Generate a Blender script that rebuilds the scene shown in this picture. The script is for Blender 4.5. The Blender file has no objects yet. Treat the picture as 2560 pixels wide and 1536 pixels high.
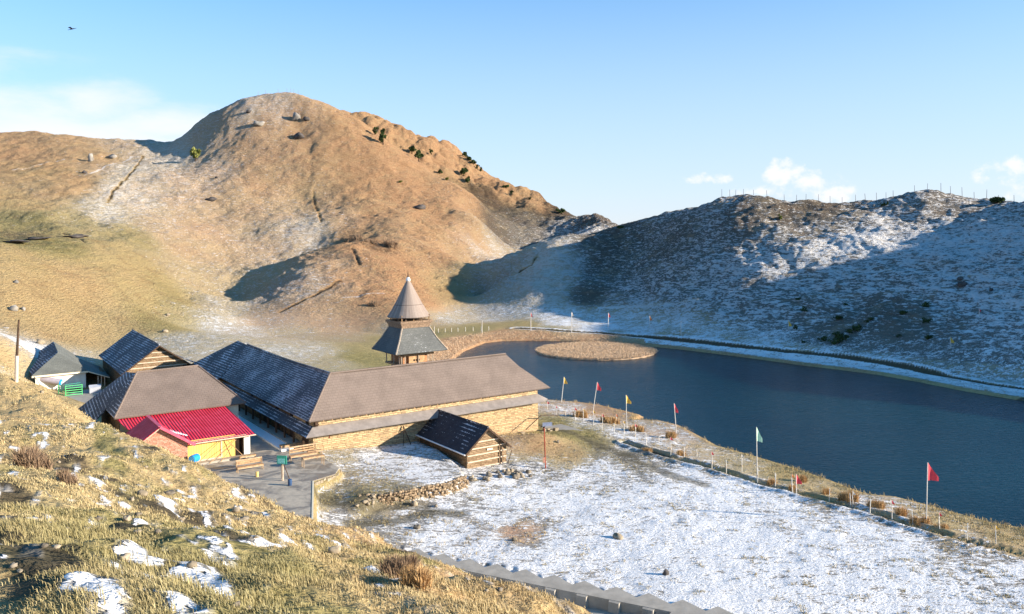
import bpy, bmesh, math, random
import numpy as np
from mathutils import Vector, Matrix
random.seed(7)
rng = np.random.RandomState(11)
SC = bpy.context.scene
COL = SC.collection
R = math.radians

# ------------------------------------------------------------------ camera, light, exposure
F = 2130.0                     # focal length in photo pixels (photo 2560 wide)
CAMZ = 22.0                    # eye height above the plain by the lake
def UX(px, py): return (px - 1280.0 - 0.0174 * (py - 580.0)) / F      # sideways slope of a photo pixel's ray
def HZ(px): return 580.0 + (1280.0 - px) * 0.0174      # horizon line in the photo
ROLL = math.atan(0.0174)
# level camera rolled one degree; the frame is shifted down, so the horizon runs high in the picture
MC = Matrix(((math.cos(ROLL), math.sin(ROLL), 0, 0), (0, 0, -1, 0), (-math.sin(ROLL), math.cos(ROLL), 0, 0), (0, 0, 0, 1)))
cam_d = bpy.data.cameras.new('camera'); cam = bpy.data.objects.new('camera', cam_d); COL.objects.link(cam)
cam_d.sensor_width = 36.0; cam_d.lens = 36.0 * F / 2560.0
cam_d.clip_start = 0.1; cam_d.clip_end = 20000
cam_d.shift_y = -188.0 / 2560.0
cam.matrix_world = Matrix.Translation((0, 0, CAMZ)) @ MC
SC.camera = cam

SUN_AZ, SUN_EL = R(104.5), R(15.3)
sv = Vector((math.sin(SUN_AZ) * math.cos(SUN_EL), math.cos(SUN_AZ) * math.cos(SUN_EL), math.sin(SUN_EL)))
sun_d = bpy.data.lights.new('sun', 'SUN'); sun = bpy.data.objects.new('sun', sun_d); COL.objects.link(sun)
sun_d.energy = 5.0; sun_d.angle = R(0.6); sun_d.color = (1.0, 0.88, 0.72)
sun.rotation_euler = sv.to_track_quat('Z', 'Y').to_euler()

W = bpy.data.worlds.new('World'); SC.world = W; W.use_nodes = True
def build_world():
    nt = W.node_tree; N = nt.nodes; L = nt.links; N.clear()
    out = N.new('ShaderNodeOutputWorld'); bg = N.new('ShaderNodeBackground')
    sky = N.new('ShaderNodeTexSky'); sky.sky_type = 'NISHITA'; sky.sun_disc = False
    sky.sun_elevation = SUN_EL; sky.sun_rotation = SUN_AZ; sky.altitude = 2700; sky.air_density = 1.0
    sky.dust_density = 0.35; sky.ozone_density = 2.5
    geo = N.new('ShaderNodeNewGeometry'); inc = N.new('ShaderNodeVectorMath'); inc.operation = 'SCALE'
    inc.inputs['Scale'].default_value = -1.0; L.new(geo.outputs['Incoming'], inc.inputs[0])
    D = inc.outputs[0]
    def blob(px, py, wx, wy, gain):
        d = Vector((UX(px, py), 1.0, (HZ(px) - py) / F)).normalized()
        s = N.new('ShaderNodeVectorMath'); s.operation = 'SUBTRACT'; L.new(D, s.inputs[0]); s.inputs[1].default_value = d
        m = N.new('ShaderNodeVectorMath'); m.operation = 'MULTIPLY'; L.new(s.outputs[0], m.inputs[0])
        m.inputs[1].default_value = (F / wx, F / wx, F / wy)
        l = N.new('ShaderNodeVectorMath'); l.operation = 'LENGTH'; L.new(m.outputs[0], l.inputs[0])
        r = N.new('ShaderNodeMapRange'); r.interpolation_type = 'SMOOTHSTEP'
        r.inputs[1].default_value = 1.0; r.inputs[2].default_value = 0.0; r.inputs[3].default_value = 0.0; r.inputs[4].default_value = gain
        L.new(l.outputs['Value'], r.inputs[0]); return r.outputs[0]
    def noise(scale, detail, rough, zs=1.0):
        mp = N.new('ShaderNodeVectorMath'); mp.operation = 'MULTIPLY'; L.new(D, mp.inputs[0]); mp.inputs[1].default_value = (1, 1, zs)
        n = N.new('ShaderNodeTexNoise'); n.inputs['Scale'].default_value = scale; n.inputs['Detail'].default_value = detail
        n.inputs['Roughness'].default_value = rough; L.new(mp.outputs[0], n.inputs['Vector']); return n.outputs[0]
    def op(o, a, b=None):
        m = N.new('ShaderNodeMath'); m.operation = o
        for i, v in enumerate((a, b)):
            if v is None: continue
            if isinstance(v, (int, float)): m.inputs[i].default_value = v
            else: L.new(v, m.inputs[i])
        return m.outputs[0]
    # puffy cumulus low on the right
    n1 = noise(42, 7, 0.6, 1.3)
    cum = None
    for b in [(1745, 445, 60, 22, 1.0), (1810, 448, 45, 26, 1.0), (1955, 438, 85, 58, 1.35), (2030, 462, 110, 50, 1.3), (1905, 475, 130, 34, 1.0), (2075, 482, 100, 36, 1.1),
              (2500, 430, 90, 55, .75), (2545, 415, 60, 40, .9), (2540, 470, 90, 40, .7)]:
        v = blob(*b); cum = v if cum is None else op('MAXIMUM', cum, v)
    c1 = op('ADD', cum, op('MULTIPLY', op('SUBTRACT', n1, 0.5), 3.4))
    mr = N.new('ShaderNodeMapRange'); mr.interpolation_type = 'SMOOTHSTEP'; mr.inputs[1].default_value = 0.3; mr.inputs[2].default_value = 1.15
    L.new(op('MULTIPLY', c1, op('MINIMUM', op('MULTIPLY', cum, 4.0), 1.0)), mr.inputs[0]); cumulus = op('MULTIPLY', mr.outputs[0], 0.95)
    # thin bank of veil cloud low on the left
    n2 = noise(7, 7, 0.6, 3.0)
    ci = None
    for b in [(20, 275, 460, 120, 1.25), (215, 255, 230, 95, 1.2), (420, 315, 330, 80, 1.2), (100, 345, 800, 110, 1.3), (40, 145, 260, 45, .6), (-300, 250, 500, 230, 1.1)]:
        v = blob(*b); ci = v if ci is None else op('MAXIMUM', ci, v)
    c2 = op('ADD', ci, op('MULTIPLY', op('SUBTRACT', n2, 0.5), 2.4))
    mr2 = N.new('ShaderNodeMapRange'); mr2.interpolation_type = 'SMOOTHSTEP'; mr2.inputs[1].default_value = 0.0; mr2.inputs[2].default_value = 1.5
    L.new(op('MULTIPLY', c2, op('MINIMUM', op('MULTIPLY', ci, 3.0), 1.0)), mr2.inputs[0]); veil = op('MULTIPLY', mr2.outputs[0], 0.9)
    cl = op('MAXIMUM', cumulus, veil)
    # thin haze whitening the lowest sky
    sep = N.new('ShaderNodeSeparateXYZ'); L.new(D, sep.inputs[0])
    hz = N.new('ShaderNodeMapRange'); hz.interpolation_type = 'SMOOTHSTEP'; hz.inputs[1].default_value = 0.42; hz.inputs[2].default_value = -0.02
    hz.inputs[3].default_value = 0.0; hz.inputs[4].default_value = 0.85; L.new(sep.outputs[2], hz.inputs[0])
    hs = N.new('ShaderNodeHueSaturation'); hs.inputs['Hue'].default_value = 0.492; hs.inputs['Saturation'].default_value = SKY_SAT; hs.inputs['Value'].default_value = SKY_VAL
    L.new(sky.outputs[0], hs.inputs['Color'])
    mx0 = N.new('ShaderNodeMix'); mx0.data_type = 'RGBA'; L.new(hz.outputs[0], mx0.inputs[0]); L.new(hs.outputs[0], mx0.inputs[6])
    mx0.inputs[7].default_value = HAZE_COL
    mx = N.new('ShaderNodeMix'); mx.data_type = 'RGBA'; L.new(cl, mx.inputs[0]); L.new(mx0.outputs[2], mx.inputs[6]); mx.inputs[7].default_value = CLOUD_COL
    L.new(mx.outputs[2], bg.inputs[0]); bg.inputs[1].default_value = SKY_STR
    L.new(bg.outputs[0], out.inputs[0])
SKY_STR = 0.115; SKY_SAT = 1.22; SKY_VAL = 1.26
HAZE_COL = (2.8, 3.1, 3.75, 1); CLOUD_COL = (4.2, 4.25, 4.4, 1)
build_world()
SC.view_settings.view_transform = 'Standard'; SC.view_settings.look = 'None'
SC.view_settings.exposure = 1.08; SC.view_settings.gamma = 1.0
SC.cycles.max_bounces = 5; SC.cycles.diffuse_bounces = 2; SC.cycles.glossy_bounces = 2; SC.cycles.transmission_bounces = 2
SC.cycles.use_denoising = True

# ------------------------------------------------------------------ small maths helpers
def at(px, py, z=0.0):
    """point of the level z seen at a photo pixel"""
    t = (py - HZ(px)) / F; Y = (CAMZ - z) / t
    return Vector((UX(px, py) * Y, Y, z))
def atY(px, py, Y): return Vector((UX(px, py) * Y, Y, CAMZ - (py - HZ(px)) / F * Y))

def _hash(ix, iy, seed):
    n = (ix * 374761393 + iy * 668265263 + seed * 1274126177) & 0xFFFFFFFF
    n = ((n ^ (n >> 13)) * 1274126177) & 0xFFFFFFFF
    return ((n ^ (n >> 16)) & 0xFFFFFF) / float(0xFFFFFF)
def vnoise(x, y, seed=0):
    x = np.asarray(x, float); y = np.asarray(y, float)
    xi = np.floor(x).astype(np.int64); yi = np.floor(y).astype(np.int64); fx = x - xi; fy = y - yi
    fx = fx * fx * fx * (fx * (fx * 6 - 15) + 10); fy = fy * fy * fy * (fy * (fy * 6 - 15) + 10)
    a = _hash(xi, yi, seed); b = _hash(xi + 1, yi, seed); c = _hash(xi, yi + 1, seed); d = _hash(xi + 1, yi + 1, seed)
    return (a + (b - a) * fx) * (1 - fy) + (c + (d - c) * fx) * fy - 0.5
def fbm(x, y, seed=0, octv=4, gain=0.5):
    s = 0; a = 1.0
    for o in range(octv):
        s = s + a * vnoise(x, y, seed + o * 17); x = x * 2.03 + 5.1; y = y * 1.97 + 3.3; a *= gain
    return s
def sstep(a, b, x):
    t = np.clip((x - a) / (b - a), 0, 1); return t * t * (3 - 2 * t)
def poly_sd(P, x, y):
    """signed distance to a polygon, negative inside"""
    x = np.asarray(x, float); y = np.asarray(y, float)
    P = np.asarray(P, float); d = np.full(x.shape, 1e18); inside = np.zeros(x.shape, bool); n = len(P)
    for i in range(n):
        ax, ay = P[i]; bx, by = P[(i + 1) % n]; ex, ey = bx - ax, by - ay; wx, wy = x - ax, y - ay
        t = np.clip((wx * ex + wy * ey) / (ex * ex + ey * ey + 1e-12), 0, 1)
        d = np.minimum(d, (wx - ex * t) ** 2 + (wy - ey * t) ** 2)
        c = ((ay > y) != (by > y)) & (x < (bx - ax) * (y - ay) / ((by - ay) if by != ay else 1e-12) + ax)
        inside ^= c
    return np.where(inside, -1, 1) * np.sqrt(d)
def line_d(P, x, y):
    x = np.asarray(x, float); y = np.asarray(y, float); d = np.full(x.shape, 1e18)
    for (ax, ay), (bx, by) in zip(P[:-1], P[1:]):
        ex, ey = bx - ax, by - ay; wx, wy = x - ax, y - ay
        t = np.clip((wx * ex + wy * ey) / (ex * ex + ey * ey + 1e-12), 0, 1)
        d = np.minimum(d, (wx - ex * t) ** 2 + (wy - ey * t) ** 2)
    return np.sqrt(d)

# ------------------------------------------------------------------ terrain control points: (px, py, distance Y)
TC = []
def tp(px, py, Y): TC.append((UX(px, py), math.log(Y), (HZ(px) - py) / F))
def tz(px, py, z): tp(px, py, (CAMZ - z) * F / (py - HZ(px)))
def crest(px, py, Y, k=1.0):
    tp(px, py, Y); TC.append((UX(px, py), math.log(Y * 1.10), (HZ(px) - py) / F - 0.022 * k))
    TC.append((UX(px, py), math.log(Y * 1.32), (HZ(px) - py) / F - 0.07 * k))
# near slope the camera stands on
for px in (-700, 0, 600, 1200, 1900, 2560, 3300):
    TC.append(((px - 1280) / F, math.log(1.6), -1.05))
for px, py, Y in [(-600, 1536, 4.6), (0, 1536, 4.7), (500, 1536, 4.8), (1000, 1536, 5.0), (0, 1300, 10), (-600, 1250, 11), (500, 1360, 12), (250, 1240, 16), (0, 1150, 24), (250, 1130, 30),
                  (-500, 1080, 30), (0, 1050, 45), (-500, 950, 60), (0, 960, 70), (0, 900, 92), (-300, 880, 100), (800, 1420, 11), (1050, 1468, 13), (700, 1345, 19), (150, 1010, 55)]:
    tp(px, py, Y)
for px, py, Y, zb in [(85, 972, 78, 0), (170, 1036, 62, 0), (240, 1064, 52, 0), (291, 1095, 45, 0), (340, 1126, 40, 0), (396, 1143, 37, 0), (467, 1156, 34, 0), (530, 1190, 32, 0), (585, 1228, 30, 0), (640, 1254, 28, 0),
                   (714, 1283, 27, 0), (784, 1299, 26, 0), (863, 1319, 26, 0), (950, 1346, 25, 0), (1033, 1384, 24, 0), (1140, 1424, 23, 0), (1250, 1466, 22, 0), (1380, 1518, 21, 0), (1500, 1575, 20, 0)]:
    tp(px, py, Y); TC.append((UX(px, py), math.log(Y * 1.22), (HZ(px) - py) / F - 0.030))
for px, py, Y in [(1033, 1460, 9), (1140, 1530, 8.5), (1250, 1585, 8.5), (1250, 1530, 12), (1380, 1630, 9), (1380, 1570, 13), (1500, 1610, 10)]: tp(px, py, Y)
for px, d in [(1650, .50), (1900, .55), (2250, .60), (2600, .63), (3100, .66)]:
    u = (px - 1280) / F
    TC.append((u, math.log(5), -d)); TC.append((u, math.log(12), -d - .04)); TC.append((u, math.log(22), -d - .05))
    TC.append((u, math.log(33), -21.0 / 33))
TC.append(((1500 - 1280) / F, math.log(5), -.46)); TC.append(((1400 - 1280) / F, math.log(11), -.445)); TC.append(((1650 - 1280) / F, math.log(20), -.50))
for px, py, Y in [(60, 968, 94), (85, 1003, 90), (128, 1022, 86), (170, 1052, 80), (205, 1085, 74), (240, 1105, 70), (291, 1135, 65), (340, 1165, 60), (396, 1195, 56), (130, 985, 100), (160, 1015, 96), (200, 1045, 90), (290, 1085, 86)]: tp(px, py, Y)
# plain and terraces
for px, py, z in [(2500, 1500, 0), (2560, 1380, 0), (3000, 1500, 0), (2000, 1350, 0), (2200, 1260, 0), (1700, 1500, 0), (1900, 1536, 0), (1500, 1300, 0), (1300, 1400, 0), (1200, 1300, 0), (1100, 1370, 0), (1000, 1320, .1), (1000, 1260, .3), (880, 1300, .3),
                  (1300, 1190, .1), (1450, 1120, .1), (1600, 1160, 0), (1750, 1140, 0), (1900, 1190, -.1), (1400, 1040, 0), (1480, 1050, -.2), (1340, 1085, .1), (1250, 1110, .6), (1340, 1020, -.1), (1330, 960, -.4), (1150, 1000, .6),
                  (800, 1290, .9), (815, 1240, .9), (860, 1255, .6), (720, 1240, 1.5), (650, 1170, 1.8), (600, 1140, 1.9), (560, 1100, 1.9), (782, 1127, 1.9), (900, 1118, 1.5), (1005, 1111, 1.2), (1100, 1120, 1.0), (470, 1150, 2.3), (200, 1010, 1.8), (240, 980, 1.7), (160, 985, 2.0), (110, 965, 2.6), (250, 1060, 1.8),
                  (700, 1010, 1.9), (560, 1000, 1.9), (450, 960, 1.9), (480, 900, 1.8), (800, 900, 1.3), (850, 950, 1.3), (980, 930, .8), (900, 900, .9), (1000, 860, .5), (1070, 850, .0), (1100, 900, -.3),
                  (640, 860, 2.2), (560, 838, 2.6), (420, 830, 3.2), (480, 870, 2.4), (760, 860, 1.6), (1100, 815, .6), (1250, 812, .5), (1330, 812, .6), (1400, 815, .7)]:
    tz(px, py, z)
# left hillside
for px, py, Y in [(0, 845, 118), (-300, 820, 125), (60, 850, 138), (0, 800, 150), (-300, 740, 160), (200, 845, 158), (110, 830, 150), (0, 700, 168), (0, 622, 188), (0, 603, 240), (-400, 600, 230), (-400, 500, 300), (0, 500, 300), (0, 410, 380), (300, 840, 165), (200, 760, 180), (200, 690, 196),
                  (180, 608, 228), (200, 590, 255), (200, 520, 295), (200, 440, 345), (-400, 400, 400), (330, 760, 190), (330, 690, 212), (320, 630, 236), (420, 800, 195), (450, 740, 225), (430, 680, 245), (400, 620, 268), (400, 540, 305), (400, 450, 350), (330, 400, 395), (400, 405, 388)]:
    tp(px, py, Y)
for px, py, Y in [(-700, 350, 450), (-350, 340, 450), (0, 335, 450), (100, 331, 450), (200, 341, 446), (300, 350, 440), (380, 352, 436), (425, 359, 432)]: crest(px, py, Y)
# big hill
for px, py, Y in [(560, 790, 208), (550, 745, 228), (560, 690, 262), (600, 600, 302), (520, 640, 280), (600, 500, 338), (600, 400, 372), (600, 310, 398), (500, 400, 382), (480, 500, 335), (470, 370, 402), (745, 500, 345), (745, 400, 372), (745, 300, 400), (820, 578, 308), (740, 585, 308), (900, 500, 342),
                  (900, 400, 372), (1000, 460, 362), (1000, 540, 325), (1000, 595, 292), (1100, 540, 335), (1100, 480, 362), (1150, 590, 315), (1200, 560, 335), (1150, 650, 285), (1140, 720, 256), (1150, 780, 225), (1180, 800, 214), (1230, 680, 292), (1230, 640, 330), (1200, 740, 258), (1250, 795, 216), (1260, 605, 360)]:
    tp(px, py, Y)
for px, py, Y in [(450, 345, 418), (480, 325, 416), (520, 295, 415), (560, 270, 414), (610, 254, 413), (680, 246, 412), (745, 242, 412), (790, 254, 411), (850, 275, 410), (905, 306, 408)]: crest(px, py, Y)
for px, py, Y in [(960, 352, 402), (1010, 385, 396), (1060, 420, 388), (1130, 458, 378), (1190, 498, 368)]:
    tp(px, py, Y); TC.append((UX(px, py), math.log(Y * 1.07), (HZ(px) - py) / F - 0.006))
for px, py, Y in [(930, 291, 470), (955, 301, 468), (985, 322, 464), (1020, 347, 460), (1050, 362, 458), (1085, 355, 484), (1115, 352, 484), (1145, 375, 478), (1180, 402, 470), (1205, 430, 464), (1232, 448, 460), (1270, 464, 455), (1320, 481, 448), (1370, 505, 440), (1412, 535, 430), (1428, 544, 420)]: crest(px, py, Y)
for px, py, Y in [(990, 365, 448), (1120, 400, 455), (1150, 440, 438), (1250, 500, 425), (1300, 545, 402), (1350, 560, 392), (1240, 540, 395), (1400, 600, 355), (1340, 640, 325), (1440, 590, 372)]: tp(px, py, Y)
for px, py, Y in [(1450, 542, 402), (1480, 537, 400), (1510, 546, 394), (1540, 567, 384), (1562, 573, 366)]: crest(px, py, Y)
# knoll in front of the big hill: its left flank is a low bluff
for px, py, Y in [(700, 812, 205), (640, 812, 206), (800, 835, 196), (900, 835, 196), (1000, 790, 204), (720, 745, 222), (760, 690, 238), (850, 655, 250), (850, 605, 270), (920, 602, 278), (980, 620, 272), (1000, 680, 246), (1000, 740, 226), (900, 720, 228), (850, 780, 212), (1090, 740, 240), (1080, 660, 270)]: tp(px, py, Y)
for px, py, Y in [(829, 613, 264), (793, 645, 256), (727, 667, 250), (687, 696, 243), (662, 733, 235), (622, 758, 227), (614, 787, 215)]: tp(px, py, Y)
for px, py, Y in [(812, 607, 302), (776, 633, 294), (712, 655, 283), (664, 688, 258), (636, 724, 249), (588, 752, 238), (580, 788, 215)]: tp(px, py, Y)
# right hill along the far shore
for px, py, Y in [(1300, 700, 247), (1300, 760, 224), (1350, 780, 214), (1400, 740, 224), (1400, 680, 238), (1500, 602, 300), (1500, 700, 242), (1250, 710, 250), (1210, 735, 252), (1500, 800, 198), (1600, 805, 188), (1600, 700, 222), (1600, 620, 256), (1800, 820, 168), (1800, 750, 183), (1800, 660, 203), (1800, 570, 223), (1900, 560, 216), (2000, 855, 153), (2000, 790, 165),
                  (2000, 700, 182), (2000, 620, 199), (2000, 550, 218), (2200, 890, 139), (2200, 820, 149), (2200, 740, 165), (2200, 650, 186), (2200, 600, 201), (2200, 560, 213), (2400, 930, 127), (2400, 850, 136), (2400, 760, 151), (2400, 660, 172), (2400, 600, 188), (2380, 583, 200), (2400, 545, 210),
                  (2560, 960, 121), (2560, 880, 127), (2560, 780, 140), (2560, 660, 158), (2560, 590, 175), (2560, 545, 190)]: tp(px, py, Y)
for px, py, Y in [(1595, 567, 286), (1650, 546, 270), (1700, 526, 259), (1760, 506, 246), (1800, 498, 240), (1840, 507, 234), (1890, 503, 229), (1940, 511, 228), (2000, 503, 229), (2060, 496, 232), (2110, 500, 230), (2170, 514, 227), (2220, 513, 225), (2260, 500, 224), (2300, 487, 223), (2350, 481, 222), (2400, 487, 220),
                  (2450, 504, 217), (2490, 513, 213), (2560, 503, 204)]: crest(px, py, Y, .8)
for px, py, Y in [(1195, 690, 262), (1250, 662, 260), (1300, 645, 258), (1380, 618, 258), (1450, 592, 264)]:
    tp(px, py, Y); TC.append((UX(px, py), math.log(Y * 1.1), (HZ(px) - py) / F - 0.006))
# unseen hill added outside the frame to the right, shaped for its shadows
def wp(x, y, z): TC.append((x / y, math.log(y), (z - CAMZ) / y))
for x, y, z in OFF_HILL if 'OFF_HILL' in globals() else [(150, 150, 38), (130, 128, 28), (110, 108, 18), (96, 96, 10), (84, 80, 1), (180, 120, 41), (150, 95, 32), (125, 78, 16), (200, 80, 36), (160, 60, 18), (230, 150, 47), (175, 180, 39), (165, 215, 36), (215, 200, 46), (95, 60, 1),
                                                        (110, 40, 3), (60, 25, 0), (180, 40, 20), (250, 100, 50), (200, 250, 34), (150, 300, 24), (300, 220, 40), (120, 260, 22)]: wp(x, y, z)
TC = np.array(TC)
def tps_fit(P, v, lam=1e-6):
    n = len(P); d = ((P[:, None] - P[None]) ** 2).sum(2); K = 0.5 * d * np.log(d + 1e-12) + lam * np.eye(n)
    Q = np.c_[np.ones(n), P]; A = np.zeros((n + 3, n + 3)); A[:n, :n] = K; A[:n, n:] = Q; A[n:, :n] = Q.T
    return np.linalg.solve(A, np.r_[v, 0, 0, 0])
def tps_eval(P, w, X):
    out = np.empty(len(X))
    for i in range(0, len(X), 20000):
        x = X[i:i + 20000]; d = ((x[:, None, 0] - P[None, :, 0]) ** 2 + (x[:, None, 1] - P[None, :, 1]) ** 2)
        out[i:i + 20000] = (0.5 * d * np.log(d + 1e-12)) @ w[:-3] + w[-3] + x @ w[-2:]
    return out
U0, U1, V0, V1, GU, GV = -1.5, 2.6, math.log(1.2), math.log(700.0), 520, 460
def grid_fit(P, v, lam):
    w = tps_fit(P, v, lam)
    uu = np.linspace(U0, U1, GU); vv = np.linspace(V0, V1, GV); g = np.stack(np.meshgrid(uu, vv), -1).reshape(-1, 2)
    return tps_eval(P, w, g).reshape(GV, GU)
def grid_sample(G, u, v):
    a = np.clip((u - U0) / (U1 - U0) * (GU - 1), 0, GU - 1.001); b = np.clip((v - V0) / (V1 - V0) * (GV - 1), 0, GV - 1.001)
    i = a.astype(int); j = b.astype(int); fa = a - i; fb = b - j
    return (G[j, i] * (1 - fa) + G[j, i + 1] * fa) * (1 - fb) + (G[j + 1, i] * (1 - fa) + G[j + 1, i + 1] * fa) * fb
GZ = grid_fit(TC[:, :2], TC[:, 2], 2e-5)

WATER_Z = -0.8
def lake_pts(L): return [tuple(at(px, py, WATER_Z)[:2]) for px, py in L]
LAKE = lake_pts([(1120, 912), (1141, 893), (1158, 880), (1190, 867), (1212, 858), (1255, 853), (1330, 852), (1400, 853), (1450, 856), (1500, 858), (1600, 864), (1700, 874), (1800, 886), (1900, 899), (2000, 913), (2100, 925), (2200, 938), (2300, 956), (2400, 976),
                 (2480, 990), (2560, 1003), (2800, 1060), (3000, 1180), (2950, 1350), (2700, 1360), (2560, 1326), (2480, 1312), (2400, 1290), (2300, 1262), (2240, 1247), (2170, 1240), (2130, 1226), (2080, 1206), (1990, 1176), (1900, 1148), (1800, 1120), (1740, 1087), (1700, 1067), (1650, 1055),
                 (1590, 1052), (1610, 1043), (1560, 1030), (1500, 1016), (1440, 1008), (1380, 1004), (1330, 1000), (1250, 975), (1180, 945)])
_c = at(1491, 881, WATER_Z)
ISL = []
for k in range(28):
    a = k / 28 * 2 * math.pi
    px = 1491.5 + 154 * math.cos(a); py = 880.5 + 21.5 * math.sin(a) + (px - 1491) * 0.01; ISL.append(tuple(at(px, py, WATER_Z)[:2]))
# levelled places (polygon at photo pixels on level z)
def pol(z, L): return [tuple(at(px, py, z)[:2]) for px, py in L]
YARD = pol(1.9, [(452, 1152), (480, 1163), (535, 1186), (562, 1214), (595, 1236), (650, 1262), (705, 1290), (722, 1306), (781, 1306), (782, 1203), (838, 1186), (848, 1172), (800, 1140), (786, 1128), (760, 1122), (690, 1070), (640, 1050), (560, 1090)])
TERR = pol(1.3, [(830, 1160), (885, 1190), (912, 1236), (960, 1233), (1010, 1224), (1060, 1214), (1110, 1206), (1165, 1186), (1150, 1160), (1095, 1120), (1040, 1100), (1010, 1108), (900, 1112), (786, 1124)])
MOUND = at(1350, 1104, .3); MOUND2 = at(1420, 1085, .1)
_d1 = Vector((.834, .552, 0)); _d2 = Vector((-.552, .834, 0))
ZIG0 = at(1110, 1379, .35); CHAN = [tuple((ZIG0 + Vector(v).to_3d())[:2]) for v in ((-3.2, .8), (4, -2.6), (12.9, -7.9), (12.0, -9.6), (8, -12), (-8, -8), (-9, -2))]
TXA = at(925, 1236, 1.2).x
def height(x, y, fine=True):
    x = np.asarray(x, float); y = np.asarray(y, float)
    yc = np.maximum(y, 1.2); u = x / yc; v = np.log(yc)
    z = CAMZ + grid_sample(GZ, u, v) * yc
    zb = z
    hill = sstep(2.5, 6.0, zb)                      # off the valley floor
    near = 1 - sstep(70, 110, np.hypot(x, y))
    far = sstep(110, 260, y)
    if fine:
        amp = hill * (0.25 + 1.0 * far) * (1 - near)
        z = z + amp * (1.3 * fbm(x / 14, y / 14, 3, 3) + 0.45 * fbm(x / 4.1, y / 4.1, 9, 3))
        z = z + hill * far * (1 - near) * (.22 * fbm(x / 1.7, y / 1.7, 21, 2) + .10 * np.sin(zb * 5.6 + 5 * fbm(x / 9, y / 9, 23, 3)) * sstep(-.3, .3, fbm(x / 20, y / 20, 24, 2) + .05))
        # rough crags on the hind ridges
        crag = sstep(415, 440, y) * sstep(-150, -120, x) * hill
        z = z + crag * (5.0 * np.abs(fbm(x / 11, y / 16, 31, 4)) - 1.0)
        rh = hill * sstep(20, 60, x + 0.25 * (y - 200)) * (1 - near)
        z = z + rh * 0.55 * fbm(x / 2.3, y / 2.3, 77, 3) + rh * 1.5 * fbm(x / 9., y / 9., 79, 2)
        nh = near * sstep(3, 7, zb)
        d = np.hypot(x, y)
        z = z + nh * sstep(2, 9, d) * (0.5 * fbm(x / 3.3, y / 3.3, 5, 3)) + nh * (0.20 * fbm(x / 0.8, y / 0.8, 6, 3) + .05 * fbm(x / .22, y / .22, 8, 2))
        z = z + (1 - hill) * (0.10 * fbm(x / 2.2, y / 2.2, 12, 3) + 0.03 * fbm(x / 0.5, y / 0.5, 14, 2))
    # retaining terrace and paved yard
    st = poly_sd(TERR, x, y); z = np.where(y < 120, z + (np.maximum(z, 1.25 + .35 * sstep(-3, -16, st)) - z) * (1 - sstep(-0.3, .25 + 3.2 * (1 - sstep(TXA - 1.0, TXA + 1.2, x)), st)), z)
    sy = poly_sd(YARD, x, y); z = np.where(y < 120, z + (1.86 - z) * (1 - sstep(0.0, 0.5, sy)), z)
    dm = np.exp(-(((x - MOUND.x) / 3.2) ** 2 + ((y - MOUND.y) / 2.0) ** 2)); z = z + .85 * dm + .35 * np.exp(-(((x - MOUND2.x) / 3.0) ** 2 + ((y - MOUND2.y) / 2.0) ** 2))
    sc = poly_sd(CHAN, x, y); z = np.where((y < 70) & (y > 34), np.where(sc < .6, z + (np.minimum(z, -1.75) - z) * (1 - sstep(-.1, .45, sc)), z), z)
    # lake basin
    sd = poly_sd(LAKE, x, y)
    w = sstep(0.0, 5.0, sd); zz = np.maximum(z, -0.55)
    bank = -0.78 + 0.30 * sstep(0, .5, sd)
    z = np.where(sd > 0, bank + (zz - bank) * w, -0.8 - 1.6 * sstep(0, 3.0, -sd))
    return z
def hz1(x, y): return float(height(np.array([x]), np.array([y]))[0])
def ground(px, py, y0=2.0, y1=520.0, skip=None):
    """first point of the terrain seen at a photo pixel"""
    Y = np.exp(np.linspace(math.log(y0), math.log(y1), 1500)); X = UX(px, py) * Y; Zr = CAMZ - (py - HZ(px)) / F * Y
    h = height(X, Y); k = np.nonzero(h >= Zr)[0]
    if len(k) == 0: k = [int(np.argmin(Zr - h))]
    i = k[0]; return Vector((X[i], Y[i], h[i]))

# ------------------------------------------------------------------ naming helpers
def tag(o, label=None, cat=None, group=None, kind=None):
    if label: o['label'] = label
    if cat: o['category'] = cat
    if group: o['group'] = group
    if kind: o['kind'] = kind
    return o
def empty(name, loc, label, cat, group=None, rz=0.0):
    o = bpy.data.objects.new(name, None); COL.objects.link(o); o.location = loc; o.rotation_euler = (0, 0, rz); o.empty_display_size = .3
    return tag(o, label, cat, group)
def np_mesh(name, V, Fq, smooth=True):
    me = bpy.data.meshes.new(name); V = np.asarray(V, np.float32); Fq = np.asarray(Fq, np.int32); n, k = Fq.shape
    me.vertices.add(len(V)); me.vertices.foreach_set('co', V.ravel())
    me.loops.add(n * k); me.loops.foreach_set('vertex_index', Fq.ravel())
    me.polygons.add(n); me.polygons.foreach_set('loop_start', np.arange(0, n * k, k, dtype=np.int32))
    try: me.polygons.foreach_set('loop_total', np.full(n, k, np.int32))
    except Exception: pass
    me.update(calc_edges=True)
    if smooth: me.polygons.foreach_set('use_smooth', np.ones(n, bool))
    return me
def link(name, me, mat, parent=None):
    o = bpy.data.objects.new(name, me); COL.objects.link(o)
    if mat: me.materials.append(mat)
    if parent: o.parent = parent
    return o
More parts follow.
